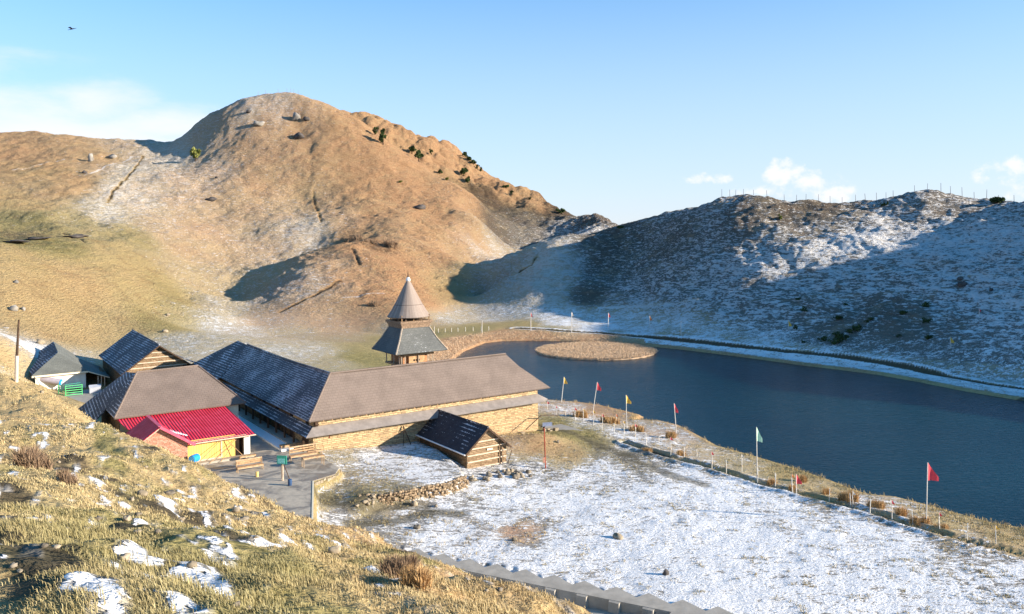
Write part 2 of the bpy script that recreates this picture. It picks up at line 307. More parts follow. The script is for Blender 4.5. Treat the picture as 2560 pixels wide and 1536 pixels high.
class Nt:
    """tiny helper for node materials"""
    def __init__(s, name):
        s.m = bpy.data.materials.new(name); s.m.use_nodes = True; s.t = s.m.node_tree; s.t.nodes.clear()
        s.out = s.n('ShaderNodeOutputMaterial'); s.b = s.n('ShaderNodeBsdfPrincipled'); s.l(s.b.outputs[0], s.out.inputs[0])
        s.b.inputs['Roughness'].default_value = 0.9; s.b.inputs['Specular IOR Level'].default_value = 0.2
    def n(s, k, **kw):
        o = s.t.nodes.new(k)
        for a, v in kw.items(): setattr(o, a, v)
        return o
    def l(s, a, b): s.t.links.new(a, b)
    def set(s, sock, v):
        if isinstance(v, (int, float)): sock.default_value = v
        elif isinstance(v, tuple): sock.default_value = v if len(v) == 4 or sock.type == 'VECTOR' else (*v, 1)
        else: s.l(v, sock)
    def math(s, op, a, b=0.0, c=None):
        m = s.n('ShaderNodeMath', operation=op); s.set(m.inputs[0], a); s.set(m.inputs[1], b)
        if c is not None: s.set(m.inputs[2], c)
        return m.outputs[0]
    def vmul(s, v, k):
        m = s.n('ShaderNodeVectorMath', operation='MULTIPLY'); s.l(v, m.inputs[0]); m.inputs[1].default_value = k; return m.outputs[0]
    def noise(s, v, scale, detail=3, rough=.55, dist=0.0):
        m = s.n('ShaderNodeTexNoise'); s.l(v, m.inputs['Vector']); m.inputs['Scale'].default_value = scale; m.inputs['Detail'].default_value = detail
        m.inputs['Roughness'].default_value = rough; m.inputs['Distortion'].default_value = dist; return m.outputs[0]
    def mix(s, f, a, b, bt='MIX'):
        m = s.n('ShaderNodeMix', data_type='RGBA', blend_type=bt); s.set(m.inputs[0], f); s.set(m.inputs[6], a); s.set(m.inputs[7], b); return m.outputs[2]
    def rng(s, v, a, b, c=0.0, d=1.0, smooth=True):
        m = s.n('ShaderNodeMapRange'); m.interpolation_type = 'SMOOTHSTEP' if smooth else 'LINEAR'; s.set(m.inputs[0], v)
        s.set(m.inputs[1], a); s.set(m.inputs[2], b); s.set(m.inputs[3], c); s.set(m.inputs[4], d); return m.outputs[0]
    def attr(s, name): return s.n('ShaderNodeAttribute', attribute_name=name).outputs['Fac']
    def pos(s): return s.n('ShaderNodeNewGeometry').outputs['Position']
    def bump(s, h, strength=.5, dist=.1, norm=None):
        m = s.n('ShaderNodeBump'); m.inputs['Strength'].default_value = strength; m.inputs['Distance'].default_value = dist; s.l(h, m.inputs['Height'])
        if norm is not None: s.l(norm, m.inputs['Normal'])
        s.l(m.outputs[0], s.b.inputs['Normal']); return m.outputs[0]
    def col(s, c): s.set(s.b.inputs['Base Color'], c)
# ------------------------------------------------------------------ ground cover: what grows or lies where, plus some shade darkened in
# (px, py, snow, green, warm, dark) at places of the terrain; spread by distance-weighted blending in world space
CP = []
def cp(px, py, snow, green=0., warm=.5, dark=0., y0=2.0, y1=520):
    p = ground(px, py, y0, y1); CP.append((p.x / p.y, math.log(p.y), snow, green, warm, dark))
for a in [
    # near slope
    (100, 1500, .10, .5, .1, .35), (300, 1400, .22, .45, .0, .2), (60, 1400, .08, .35, .15, .55), (250, 1330, .10, .4, .0, .45), (420, 1270, .15, .45, .0, .3), (150, 1280, .38, .5, .0, .1), (20, 1230, .3, .5, .0, .1), (200, 1200, .06, .15, .15, .0), (80, 1130, .05, .1, .3, .1),
    (60, 1040, .04, .1, .35, .0), (150, 1030, .12, .15, .25, 0), (250, 1110, .10, .15, .2, 0), (350, 1180, .14, .1, .2, 0), (450, 1200, .16, .1, .2, 0), (560, 1250, .20, .1, .2, 0), (380, 1240, .25, .25, .1, .2), (520, 1330, .45, .3, .1, .15), (450, 1420, .30, .45, 0, .3), (600, 1400, .45, .35, .1, .25),
    (600, 1500, .48, .3, .1, .15), (760, 1370, .42, .2, .25, .05), (850, 1400, .40, .1, .35, 0), (780, 1460, .40, .15, .3, .05), (700, 1310, .20, .15, .2, 0), (820, 1330, .14, .05, .4, 0), (960, 1370, .22, .0, .45, 0), (980, 1450, .5, .0, .4, .0), (1100, 1440, .35, 0, .45, 0), (1180, 1510, .5, .05, .4, 0),
    (1250, 1470, .3, 0, .4, 0), (1400, 1510, .2, .05, .3, .05), (1050, 1520, .45, .1, .3, 0), (900, 1520, .35, .2, .2, .1), (180, 1430, .35, .5, 0, .2), (350, 1500, .2, .5, 0, .1), (30, 1470, .2, .2, .2, .5),
    # plain
    (850, 1280, .66, .2, .4, .1), (900, 1250, .2, .7, .1, .4), (1000, 1262, .3, .6, .1, .5), (1050, 1300, .62, .4, .2, .5), (930, 1310, .5, .5, .2, .6), (830, 1255, .3, .7, 0, .3), (1000, 1290, .62, .2, .4, .1), (1150, 1240, .66, .4, .2, .1), (1100, 1340, .76, .2, .4, .1), (1250, 1300, .72, .3, .2, .1), (1280, 1335, .35, .0, .9, 0),
    (1250, 1200, .68, .4, .1, .1), (1280, 1250, .74, .4, .1, .1), (1400, 1250, .80, .3, .1, .1), (1500, 1300, .8, .3, 0, .1), (1250, 1370, .80, .2, .2, .1), (1400, 1400, .80, .3, 0, .1), (1600, 1400, .84, .3, .1, 0), (1700, 1500, .82, .3, .1, .1), (1850, 1480, .86, .3, .1, 0), (2000, 1420, .84, .3, .1, .1), (1800, 1350, .86, .3, .1, .0), (2000, 1500, .76, .4, .1, .1),
    (2200, 1500, .80, .4, .1, 0), (2400, 1500, .78, .4, .1, 0), (2500, 1450, .75, .3, .1, .1), (2100, 1350, .84, .3, .1, 0), (2250, 1370, .80, .3, .1, .1), (1650, 1250, .82, .3, .1, .1), (1800, 1230, .84, .3, .1, .0), (1950, 1260, .80, .3, .1, .1), (1500, 1180, .72, .4, .1, .1), (1560, 1120, .60, .4, .2, .1),
    (1350, 1110, .10, .1, .55, 0), (1290, 1120, .3, .1, .5, .1), (1420, 1130, .2, .3, .5, 0), (1250, 1150, .55, .7, .1, .2), (1330, 1170, .6, .5, .1, .2), (1400, 1080, .05, .7, .2, .2), (1450, 1085, .1, .8, .1, .2), (1400, 1060, .15, .8, .1, .1), (1500, 1110, .2, .7, .1, .4), (1570, 1140, .35, .5, .1, .6), (1620, 1165, .5, .5, .1, .5), (1450, 1060, .55, .6, .1, .1),
    (1550, 1090, .6, .5, .3, 0), (1480, 1050, .6, .4, .5, 0), (1600, 1100, .65, .3, .5, 0), (1700, 1130, .5, .2, .5, 0), (1420, 1030, .5, .2, .7, 0), (1500, 1035, .25, .2, .8, 0), (1650, 1090, .5, .2, .6, 0), (1750, 1130, .45, .4, .4, 0), (1850, 1160, .38, .5, .3, 0), (1950, 1190, .2, .5, .3, 0), (2050, 1230, .3, .4, .3, 0), (2200, 1280, .5, .3, .4, 0),
    (2350, 1310, .25, .4, .3, .1), (2500, 1345, .2, .4, .4, .1), (2450, 1370, .6, .3, .3, 0), (2300, 1330, .7, .2, .2, 0), (2150, 1290, .75, .2, .2, 0), (1700, 1190, .75, .3, .1, 0), (1900, 1225, .78, .2, .1, 0),
    (950, 1150, .72, .3, .4, .2), (860, 1150, .5, .5, .3, .1), (1050, 1180, .72, .3, .5, .0), (900, 1195, .5, .4, .3, .2), (1000, 1120, .66, .4, .3, 0), (1200, 1180, .66, .5, .2, .2), (1180, 1200, .66, .5, .2, .3), (850, 1220, .4, .5, .2, .3),
    # behind the village
    (200, 1000, .1, .2, .1, .3), (100, 945, .2, .6, .1, .1), (60, 930, .35, .3, .1, .1), (20, 900, .1, .1, .4, 0), (20, 850, .1, .1, .35, 0), (60, 880, .3, .2, .2, .1), (620, 880, .42, .4, .2, .05), (560, 840, .45, .4, .2, 0), (480, 850, .5, .4, .2, 0), (700, 880, .5, .4, .2, 0), (780, 880, .45, .4, .3, 0), (850, 910, .35, .5, .3, 0), (700, 850, .4, .35, .4, 0),
    (880, 850, .3, .4, .5, 0), (950, 850, .1, .5, .2, 0), (940, 900, .05, .75, .1, .1), (910, 900, .1, .8, .1, .1), (960, 870, .05, .5, .2, 0), (1150, 860, .05, .0, 1., 0), (1110, 880, .05, 0, 1., 0), (1250, 840, .04, .0, 1., 0), (1350, 842, .04, 0, 1., 0), (1500, 850, .04, 0, .9, .1), (1600, 858, .08, 0, .8, .2), (1080, 835, .05, .6, .2, 0), (1200, 822, .05, .6, .2, 0), (1300, 812, .05, .5, .3, 0),
    (1380, 822, .3, .6, .1, .2), (1180, 790, .4, .4, .4, 0), (1120, 800, .45, .4, .4, 0), (1230, 790, .5, .4, .4, 0), (1060, 800, .3, .3, .5, 0), (1000, 820, .35, .3, .5, 0), (400, 810, .1, .65, .1, 0), (450, 790, .25, .6, .1, 0), (500, 790, .45, .5, .1, 0), (540, 810, .55, .4, .2, 0), (600, 830, .5, .3, .4, 0), (560, 770, .45, .3, .1, 0), (640, 710, .35, .3, .1, 0),
    # left hillside
    (100, 780, .0, .15, .3, 0), (250, 780, .0, .2, .3, 0), (50, 700, .0, .2, .3, 0), (200, 700, .0, .15, .35, 0), (350, 720, .0, .3, .2, 0), (300, 640, .02, .3, .2, 0), (50, 640, .0, .35, .3, .1), (430, 740, .05, .5, .0, 0), (60, 612, .0, .9, 0, 0), (130, 612, 0, .85, 0, 0), (60, 590, .1, .5, 0, .4), (60, 560, .15, .8, 0, 0), (200, 560, .2, .6, 0, 0),
    (330, 590, .15, .6, 0, 0), (60, 500, .05, .2, .4, 0), (100, 430, .05, .1, .55, 0), (60, 370, .12, .05, .7, 0), (200, 460, .1, .05, .6, 0), (250, 400, .15, .05, .6, 0), (150, 350, .15, .05, .6, 0), (320, 365, .35, .05, .5, 0), (390, 375, .5, .1, .4, 0), (330, 420, .5, .1, .3, 0), (290, 480, .55, .1, .3, 0), (260, 530, .5, .25, .2, 0), (340, 500, .48, .05, .4, .1),
    (390, 470, .42, .05, .4, .15), (100, 480, .2, .1, .5, 0), (120, 470, .12, .1, .5, 0),
    # big hill
    (450, 390, .55, .0, .2, .2), (500, 350, .40, .0, .5, .15), (560, 320, .34, .0, .6, .1), (620, 275, .45, .0, .6, .1), (700, 262, .42, .0, .6, .05), (780, 275, .25, .0, .7, 0), (650, 330, .22, .0, .75, .0), (750, 340, .14, .0, .75, 0), (850, 330, .1, 0, .8, 0), (600, 380, .22, 0, .7, 0), (700, 400, .20, .1, .7, .05), (800, 400, .12, .1, .7, .05),
    (550, 420, .38, 0, .6, 0), (650, 450, .2, .15, .7, .05), (450, 450, .38, 0, .6, 0), (450, 500, .34, .0, .6, .05), (400, 560, .34, .15, .5, 0), (500, 560, .28, .05, .6, 0), (600, 520, .26, .1, .55, 0), (700, 520, .28, .1, .5, 0), (800, 480, .2, .1, .6, .0), (900, 420, .06, 0, .85, 0), (900, 480, .1, .1, .75, 0), (1000, 440, .05, 0, .95, 0), (850, 540, .24, .1, .6, 0),
    (950, 530, .1, .05, .8, 0), (1050, 500, .06, 0, .95, 0), (1100, 540, .08, 0, .9, 0), (1130, 490, .12, 0, .8, .05), (1060, 570, .08, .1, .8, 0), (1000, 570, .15, .1, .7, 0), (450, 620, .26, .15, .5, 0), (550, 630, .28, .05, .55, 0), (650, 600, .34, 0, .5, 0), (720, 600, .42, 0, .4, 0), (780, 575, .5, 0, .4, 0), (700, 640, .36, 0, .5, 0), (560, 690, .32, .2, .4, 0),
    (500, 700, .28, .3, .3, 0), (1170, 500, .12, 0, .8, .1), (1200, 540, .15, 0, .7, .3), (1190, 580, .2, .1, .7, .1), (1225, 560, .2, 0, .4, .75), (1260, 585, .22, 0, .3, .8), (1300, 590, .3, 0, .2, .8), (1150, 620, .2, .2, .7, 0), (1200, 630, .45, .2, .5, 0), (1240, 620, .55, .1, .4, 0), (1230, 660, .5, .2, .4, 0), (1150, 680, .2, .4, .5, 0), (1120, 730, .1, .4, .5, 0), (1100, 650, .1, .2, .8, 0),  # high dark values paint missing hill shade over real scrub
    # knoll
    (900, 620, .05, .1, .9, 0), (850, 660, .25, .05, .7, .1), (980, 660, .02, 0, 1., 0), (780, 720, .4, 0, .6, .1), (720, 720, .4, 0, .6, .1), (850, 720, .25, .05, .75, .1), (950, 740, .05, .0, .95, .15), (900, 690, .15, .1, .8, .05), (700, 780, .35, 0, .65, .1), (800, 790, .28, .1, .65, .1), (900, 790, .2, 0, .8, .2), (650, 790, .35, .05, .6, .1), (1030, 740, .0, .1, .95, 0),
    (850, 830, .3, .2, .6, .05), (740, 835, .35, .3, .4, 0), (1000, 780, .05, .2, .8, .1), (880, 605, .1, .05, .8, .35), (930, 615, .05, 0, .8, .4),
    # hind ridges; the high dark values add painted shade to the scrub
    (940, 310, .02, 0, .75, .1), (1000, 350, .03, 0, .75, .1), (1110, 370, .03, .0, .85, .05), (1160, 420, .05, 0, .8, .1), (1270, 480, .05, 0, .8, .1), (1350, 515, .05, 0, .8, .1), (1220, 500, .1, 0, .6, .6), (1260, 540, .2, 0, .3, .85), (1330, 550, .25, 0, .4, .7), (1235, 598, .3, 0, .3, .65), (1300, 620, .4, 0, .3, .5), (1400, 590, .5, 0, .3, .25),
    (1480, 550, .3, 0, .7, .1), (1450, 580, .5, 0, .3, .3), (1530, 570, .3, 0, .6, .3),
    # right hill
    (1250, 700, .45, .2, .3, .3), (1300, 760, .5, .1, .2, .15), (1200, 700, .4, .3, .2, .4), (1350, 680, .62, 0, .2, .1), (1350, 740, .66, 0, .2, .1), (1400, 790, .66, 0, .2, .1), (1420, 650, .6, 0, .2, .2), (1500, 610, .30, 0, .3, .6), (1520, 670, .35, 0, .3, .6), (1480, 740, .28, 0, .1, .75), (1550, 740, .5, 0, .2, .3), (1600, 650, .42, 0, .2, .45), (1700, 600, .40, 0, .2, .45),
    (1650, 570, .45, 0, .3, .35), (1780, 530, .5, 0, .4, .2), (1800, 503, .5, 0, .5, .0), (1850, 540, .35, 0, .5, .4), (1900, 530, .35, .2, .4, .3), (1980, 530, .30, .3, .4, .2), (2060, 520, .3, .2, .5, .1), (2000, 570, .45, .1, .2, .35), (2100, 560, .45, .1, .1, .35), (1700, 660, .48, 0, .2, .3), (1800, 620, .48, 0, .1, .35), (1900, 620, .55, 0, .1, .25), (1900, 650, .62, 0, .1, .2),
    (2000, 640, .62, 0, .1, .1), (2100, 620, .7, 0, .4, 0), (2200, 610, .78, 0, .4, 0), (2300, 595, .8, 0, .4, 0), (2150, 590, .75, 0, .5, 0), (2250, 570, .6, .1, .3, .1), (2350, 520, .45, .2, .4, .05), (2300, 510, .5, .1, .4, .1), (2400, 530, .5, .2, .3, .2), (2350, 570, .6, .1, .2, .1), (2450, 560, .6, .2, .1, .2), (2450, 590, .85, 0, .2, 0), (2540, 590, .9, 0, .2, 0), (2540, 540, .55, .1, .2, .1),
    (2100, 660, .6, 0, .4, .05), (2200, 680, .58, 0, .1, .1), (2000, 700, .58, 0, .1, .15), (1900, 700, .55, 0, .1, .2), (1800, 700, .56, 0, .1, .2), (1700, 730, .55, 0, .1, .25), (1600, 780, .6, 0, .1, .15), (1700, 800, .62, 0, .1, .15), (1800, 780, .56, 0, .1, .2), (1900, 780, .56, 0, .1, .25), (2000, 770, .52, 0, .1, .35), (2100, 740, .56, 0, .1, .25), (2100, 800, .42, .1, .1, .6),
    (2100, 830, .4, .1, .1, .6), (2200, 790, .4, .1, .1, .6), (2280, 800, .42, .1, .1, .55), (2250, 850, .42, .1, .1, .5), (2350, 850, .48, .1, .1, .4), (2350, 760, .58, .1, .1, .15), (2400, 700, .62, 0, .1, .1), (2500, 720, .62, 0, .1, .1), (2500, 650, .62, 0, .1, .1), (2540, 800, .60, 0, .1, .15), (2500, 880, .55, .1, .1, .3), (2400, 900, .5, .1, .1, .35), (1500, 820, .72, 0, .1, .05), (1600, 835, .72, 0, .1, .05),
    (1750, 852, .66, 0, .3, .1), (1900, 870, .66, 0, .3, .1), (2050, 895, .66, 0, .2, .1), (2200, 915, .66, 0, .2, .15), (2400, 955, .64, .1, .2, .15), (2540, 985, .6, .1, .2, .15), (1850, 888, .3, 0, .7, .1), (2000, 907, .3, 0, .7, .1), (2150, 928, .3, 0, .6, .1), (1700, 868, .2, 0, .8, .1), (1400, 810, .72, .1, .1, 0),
]: cp(*a)
for a in [(15, 842, .95, .1, .2, 0, 100), (45, 856, .95, .1, .2, 0, 100), (75, 870, .95, .1, .2, 0, 100), (230, 985, .1, .2, .1, .4, 100)]: cp(*a)
for u, y, s in [(.9, 150, .5), (1.3, 120, .5), (1.8, 60, .6), (1.3, 30, .8), (-.9, 300, .1), (-.9, 100, .05), (-.9, 15, .2), (2.2, 20, .7), (1.0, 250, .5)]: CP.append((u, math.log(y), s, .1, .3, .1))
CPA = np.array(CP)
def attr_grids():
    uu = np.linspace(U0, U1, GU); vv = np.linspace(V0, V1, GV); g = np.stack(np.meshgrid(uu, vv), -1).reshape(-1, 2)
    out = np.zeros((len(g), 4))
    for i in range(0, len(g), 20000):
        x = g[i:i + 20000]; d = (x[:, None, 0] - CPA[None, :, 0]) ** 2 + 0.35 * (x[:, None, 1] - CPA[None, :, 1]) ** 2
        w = 1 / (d + 1.2e-4) ** 2; w /= w.sum(1, keepdims=True); out[i:i + 20000] = w @ CPA[:, 2:]
    return [out[:, k].reshape(GV, GU) for k in range(4)]
AG = attr_grids()
def cover(x, y):
    yc = np.maximum(y, 1.2); u = x / yc; v = np.log(yc)
    return [grid_sample(G, u, v) for G in AG]

def near_snow(x, y, sn):
    # drifted patches on the near slope, drawn out along it
    a = (x * .46 - y * .88); b = (x * .88 + y * .46)
    d = np.hypot(x, y); k = 1 - sstep(34, 60, d)
    n = fbm(a / 1.5, b / .42, 61, 3) * 1.0 + 1.0 * fbm(a / .55, b / .20, 62, 3)
    sn = sn * (1 - .55 * k)
    return np.clip(sn + k * (n * 1.35 - .14 + .5 * (sn - .3)), 0, 1)
def near_mod(x, y, gr, dk):
    # mossy dark hollows between the straw hummocks of the near slope
    k = 1 - sstep(30, 60, np.hypot(x, y)); a = (x * .46 - y * .88); b = (x * .88 + y * .46)
    n = fbm(a / 1.9, b / .9, 131, 4); m = fbm(a / 2.6, b / 1.2, 133, 3)
    return np.clip(gr + k * (m * 1.5 + .05), 0, 1), np.clip(dk + k * (n * 1.3 - .12), 0, 1)
# ------------------------------------------------------------------ lines worn or built into the ground, as world polylines
def gl(L): return [tuple(ground(px, py)[:2]) for px, py in L]
SHORE_PATH = gl([(1290, 822), (1400, 828), (1500, 833), (1600, 842), (1700, 850), (1800, 862), (1900, 872), (2000, 882), (2074, 890), (2200, 908), (2300, 928), (2400, 948), (2480, 962), (2560, 974)])
TRACK1 = gl([(1340, 1062), (1400, 1075), (1460, 1100), (1540, 1130), (1610, 1165), (1680, 1190), (1760, 1215)])
TRACK2 = gl([(880, 1310), (950, 1308), (1020, 1296), (1080, 1282), (1140, 1284)])
TRACK3 = gl([(800, 1250), (880, 1260), (960, 1270), (1060, 1268)])
DITCH = gl([(1560, 1108), (1620, 1128), (1680, 1148), (1800, 1180), (1900, 1210), (1990, 1236), (2130, 1270), (2230, 1300), (2340, 1335), (2450, 1365), (2560, 1393)])
GULLIES = [gl(L) for L in ([(358, 392), (330, 430), (300, 465), (282, 480), (268, 510)], [(783, 480), (786, 505), (795, 530), (803, 556)], [(880, 620), (890, 640), (898, 665)], [(850, 705), (800, 730), (740, 760), (700, 780)],
                           [(160, 585), (180, 592), (212, 607)], [(1300, 680), (1330, 665), (1340, 645)])]
TRAILS = [gl(L) for L in ([(1500, 770), (1600, 768), (1750, 752)], [(1750, 668), (1900, 676), (2050, 670), (2200, 678), (2400, 690), (2560, 700)], [(2150, 718), (2300, 722), (2420, 735), (2560, 760)], [(1900, 660), (2000, 640), (2080, 625)],
                          [(1290, 690), (1370, 650), (1420, 630)], [(0, 430), (100, 415), (160, 400)], [(200, 440), (330, 395)], [(860, 745), (960, 735)])]

def build_terrain():
    us = np.concatenate([np.linspace(-1.35, -.64, 60, endpoint=False), np.linspace(-.64, .64, 1000, endpoint=False), np.linspace(.64, 2.3, 150)])
    def seg(a, b, n): return np.exp(np.linspace(math.log(a), math.log(b), n, endpoint=False))
    ys = np.concatenate([seg(1.3, 60, 460), seg(60, 175, 330), np.linspace(175, 420, 500, endpoint=False), np.linspace(420, 500, 90, endpoint=False), np.linspace(500, 680, 24)])
    nu, nv = len(us), len(ys)
    X = (us[None, :] * ys[:, None]).ravel(); Y = np.repeat(ys, nu)
    Z = height(X, Y)
    sn, gr, wa, dk = cover(X, Y)
    nearhill = Y < 60
    zz = Z[nearhill]; sn[nearhill] = np.where(zz > 2.5, near_snow(X[nearhill], Y[nearhill], sn[nearhill]), sn[nearhill])
    g2, d2_ = near_mod(X, Y, gr, dk); nh_ = (Y < 60) & (Z > 2.5); gr = np.where(nh_, g2, gr); dk = np.where(nh_, d2_, dk)
    # worn lines
    path = np.zeros_like(X)
    m = (Y > 90) & (Y < 260); d = line_d(SHORE_PATH, X[m], Y[m]); hill = np.clip(Z[m], 0, 2)
    Z[m] += -0.14 * (1 - sstep(.3, 1.0, d)) + 0.10 * np.exp(-((d - 1.5) / .7) ** 2)
    dk[m] += 1.2 * (1 - sstep(.3, .8, d)); sn[m] = np.where(d < .7, sn[m] * .2, sn[m]); sn[m] = np.maximum(sn[m], .95 * np.exp(-((d - 1.25) / .35) ** 2))
    sdl = poly_sd(LAKE, X[m], Y[m]); sn[m] = np.maximum(sn[m], np.where((sdl > 1.2) & (sdl < 6) & (d > .8) & (X[m] > 26), .72, 0))
    m = (Y > 35) & (Y < 130)
    for L, w, k in ((TRACK1, .7, .75), (TRACK2, 1.0, .9), (TRACK3, .9, .8)):
        d = line_d(L, X[m], Y[m]) + .5 * fbm(X[m] / 1.5, Y[m] / 1.5, 41, 2); path[m] = np.maximum(path[m], k * (1 - sstep(w * .4, w * 1.3, d)))
    d = line_d(DITCH, X[m], Y[m]) + .25 * fbm(X[m], Y[m], 43, 2)
    Z[m] += -0.22 * (1 - sstep(.1, .5, d)) + .20 * np.exp(-((d - .7) / .35) ** 2)
    dk[m] += .5 * (1 - sstep(.1, .35, d)); sn[m] -= .3 * (1 - sstep(.2, .8, d))
    m = Y > 150
    for L in GULLIES:
        d = line_d(L, X[m], Y[m]) + .5 * fbm(X[m] / 3, Y[m] / 3, 47, 2); Z[m] += -0.3 * (1 - sstep(.1, .8, d)); dk[m] += .6 * (1 - sstep(.05, .6, d)); sn[m] -= .5 * (1 - sstep(.1, .9, d))
    m = Y > 120
    for L in TRAILS:
        d = line_d(L, X[m], Y[m]) + .3 * fbm(X[m] / 3, Y[m] / 3, 48, 2); sn[m] += .45 * (1 - sstep(.15, .7, d)); dk[m] -= .3 * (1 - sstep(.2, 1., d))
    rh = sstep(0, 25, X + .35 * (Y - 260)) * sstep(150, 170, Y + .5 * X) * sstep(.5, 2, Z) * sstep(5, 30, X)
    dk += .62 * rh; fm = sstep(190, 240, Y) * (1 - sstep(30, 60, X)) * (sn > .1); sn += .03 * fm; sn = np.where(rh > .3, np.minimum(sn, .72), sn)  # right hill's scrubby ground darkened further to paint in deeper shade
    pl = (Z < 1.8) & (Y < 110) & (sn > .55); dk += np.where(pl, .38, 0)
    # lake edges and yard
    m = Y < 330
    sd = poly_sd(LAKE, X[m], Y[m]); edge = 1 - sstep(.2, 1.2, sd); sn[m] -= edge * .5
    sy = poly_sd(YARD, X, Y); sn = np.where(sy < .3, sn * .1, sn)
    i = np.arange(nv - 1)[:, None] * nu + np.arange(nu - 1)[None, :]
    Fq = np.stack([i, i + 1, i + 1 + nu, i + nu], -1).reshape(-1, 4)
    me = np_mesh('terrain', np.stack([X, Y, Z], -1), Fq)
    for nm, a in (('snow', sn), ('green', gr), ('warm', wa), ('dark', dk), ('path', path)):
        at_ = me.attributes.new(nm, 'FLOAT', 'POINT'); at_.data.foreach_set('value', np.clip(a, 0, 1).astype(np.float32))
    o = link('terrain', me, mat_ground()); tag(o, kind='structure'); return o

def mat_ground():
    t = Nt('ground'); P = t.pos(); geo = t.n('ShaderNodeNewGeometry')
    sn, gr, wa, dk, pa = [t.attr(k) for k in ('snow', 'green', 'warm', 'dark', 'path')]
    sep = t.n('ShaderNodeSeparateXYZ'); t.l(P, sep.inputs[0])
    cd = t.n('ShaderNodeVectorMath', operation='LENGTH'); t.l(P, cd.inputs[0]); dist = cd.outputs['Value']   # distance from the world origin
    farf = t.rng(dist, 100, 200)
    # contour streaks on the slopes (fine in height, long sideways); tussock noise on the flat
    st = t.noise(t.vmul(P, (.32, .32, 2.1)), 1.0, 4, .62, .6)
    st2 = t.noise(t.vmul(P, (1.1, 1.1, 5.0)), 1.0, 4, .65, .4)
    fl = t.noise(t.vmul(P, (.95, 2.2, 2.2)), 1.0, 6, .70, .9)
    fl2 = t.noise(t.vmul(P, (4.5, 7.0, 7.0)), 1.0, 3, .6, .3)
    big = t.noise(P, .055, 3, .55)
    flt = t.noise(t.vmul(P, (.45, .45, 1.2)), 1.0, 4, .6, .5)
    slopeN = t.n('ShaderNodeSeparateXYZ'); t.l(geo.outputs['Normal'], slopeN.inputs[0])
    hillz = t.rng(sep.outputs[2], 1.2, 4.0)
    nearN = t.math('ADD', t.math('MULTIPLY', fl, .62), t.math('MULTIPLY', fl2, .38))
    farN = t.math('ADD', t.math('MULTIPLY', st, .40), t.math('MULTIPLY', st2, .60))
    hf = t.math('MULTIPLY', hillz, farf)
    nz = t.math('ADD', t.math('MULTIPLY', nearN, t.math('SUBTRACT', 1.0, hf)), t.math('MULTIPLY', farN, hf))
    thr = t.math('SUBTRACT', t.math('SUBTRACT', .69, t.math('MULTIPLY', hf, .005)), t.math('MULTIPLY', sn, .35))          # more snow, lower threshold
    thr = t.math('ADD', thr, t.math('MULTIPLY', t.math('SUBTRACT', flt, .5), -.24))
    snow = t.rng(t.math('SUBTRACT', nz, thr), -.025, .035)
    snow = t.math('MULTIPLY', snow, t.rng(sn, .0, .06))
    dust = t.math('MULTIPLY', t.rng(sn, .08, .75), t.rng(sep.outputs[0], 5.0, 40.0, .30, .20))
    snow = t.math('MULTIPLY', snow, t.math('SUBTRACT', 1.0, t.math('MULTIPLY', hf, t.rng(sep.outputs[0], 5.0, 40.0, .42, .16))))
    snow = t.math('MAXIMUM', snow, dust)
    snow = t.math('MULTIPLY', snow, t.math('SUBTRACT', 1.0, t.math('MULTIPLY', pa, .92)))
    # grass colours
    straw = (.50, .375, .185); rust = (.49, .255, .14); grn = (.17, .165, .055); drk = (.042, .037, .032)
    g1 = t.rng(t.math('ADD', wa, t.math('MULTIPLY', t.math('SUBTRACT', big, .5), .5)), .05, .95)
    c = t.mix(g1, straw, rust)
    v = t.math('ADD', t.math('MULTIPLY', nearN, .6), t.math('MULTIPLY', st, .4))
    c = t.mix(t.rng(v, .40, .60), c, (.25, .165, .085), 'MIX') if False else c
    gg = t.rng(t.math('ADD', gr, t.math('MULTIPLY', t.math('SUBTRACT', fl, .5), 1.2)), .15, .85)
    c = t.mix(t.math('MULTIPLY', gg, .85), c, grn)
    c = t.mix(t.rng(nearN, .40, .66, .0, .55), c, (.60, .46, .22))
    c = t.mix(t.rng(nearN, .52, .30, .0, .6), c, (.13, .085, .040))
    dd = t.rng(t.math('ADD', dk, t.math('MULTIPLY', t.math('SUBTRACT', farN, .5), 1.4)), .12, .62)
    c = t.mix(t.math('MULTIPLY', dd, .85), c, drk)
    dirt = t.mix(t.rng(fl, .35, .65), (.10, .085, .05), (.19, .16, .10))
    c = t.mix(pa, c, dirt)
    spk = t.noise(t.vmul(P, (.55, .55, .9)), 1.0, 5, .75, .3); mid = t.noise(t.vmul(P, (.16, .16, .3)), 1.0, 4, .65, .3)
    c = t.mix(t.math('MULTIPLY', t.rng(mid, .50, .66), t.math('MULTIPLY', hf, .30)), c, (.24, .14, .075))
    c = t.mix(t.math('MULTIPLY', t.rng(mid, .48, .36), t.math('MULTIPLY', hf, .30)), c, (.50, .36, .19))
    c = t.mix(t.math('MULTIPLY', t.rng(spk, .58, .70), t.math('MULTIPLY', hf, .42)), c, (.15, .09, .055))
    c = t.mix(t.math('MULTIPLY', t.rng(spk, .43, .33), t.math('MULTIPLY', hf, .35)), c, (.60, .46, .30))
    c = t.mix(snow, c, (.86, .845, .825))
    t.col(c)
    h = t.math('ADD', t.math('MULTIPLY', nearN, .5), t.math('MULTIPLY', snow, .22))
    h = t.math('ADD', h, t.math('MULTIPLY', t.math('MULTIPLY', st2, hf), 2.2))
    t.bump(h, 1.0, .6)
    t.b.inputs['Roughness'].default_value = 1.0; t.b.inputs['Specular IOR Level'].default_value = .05
    return t.m

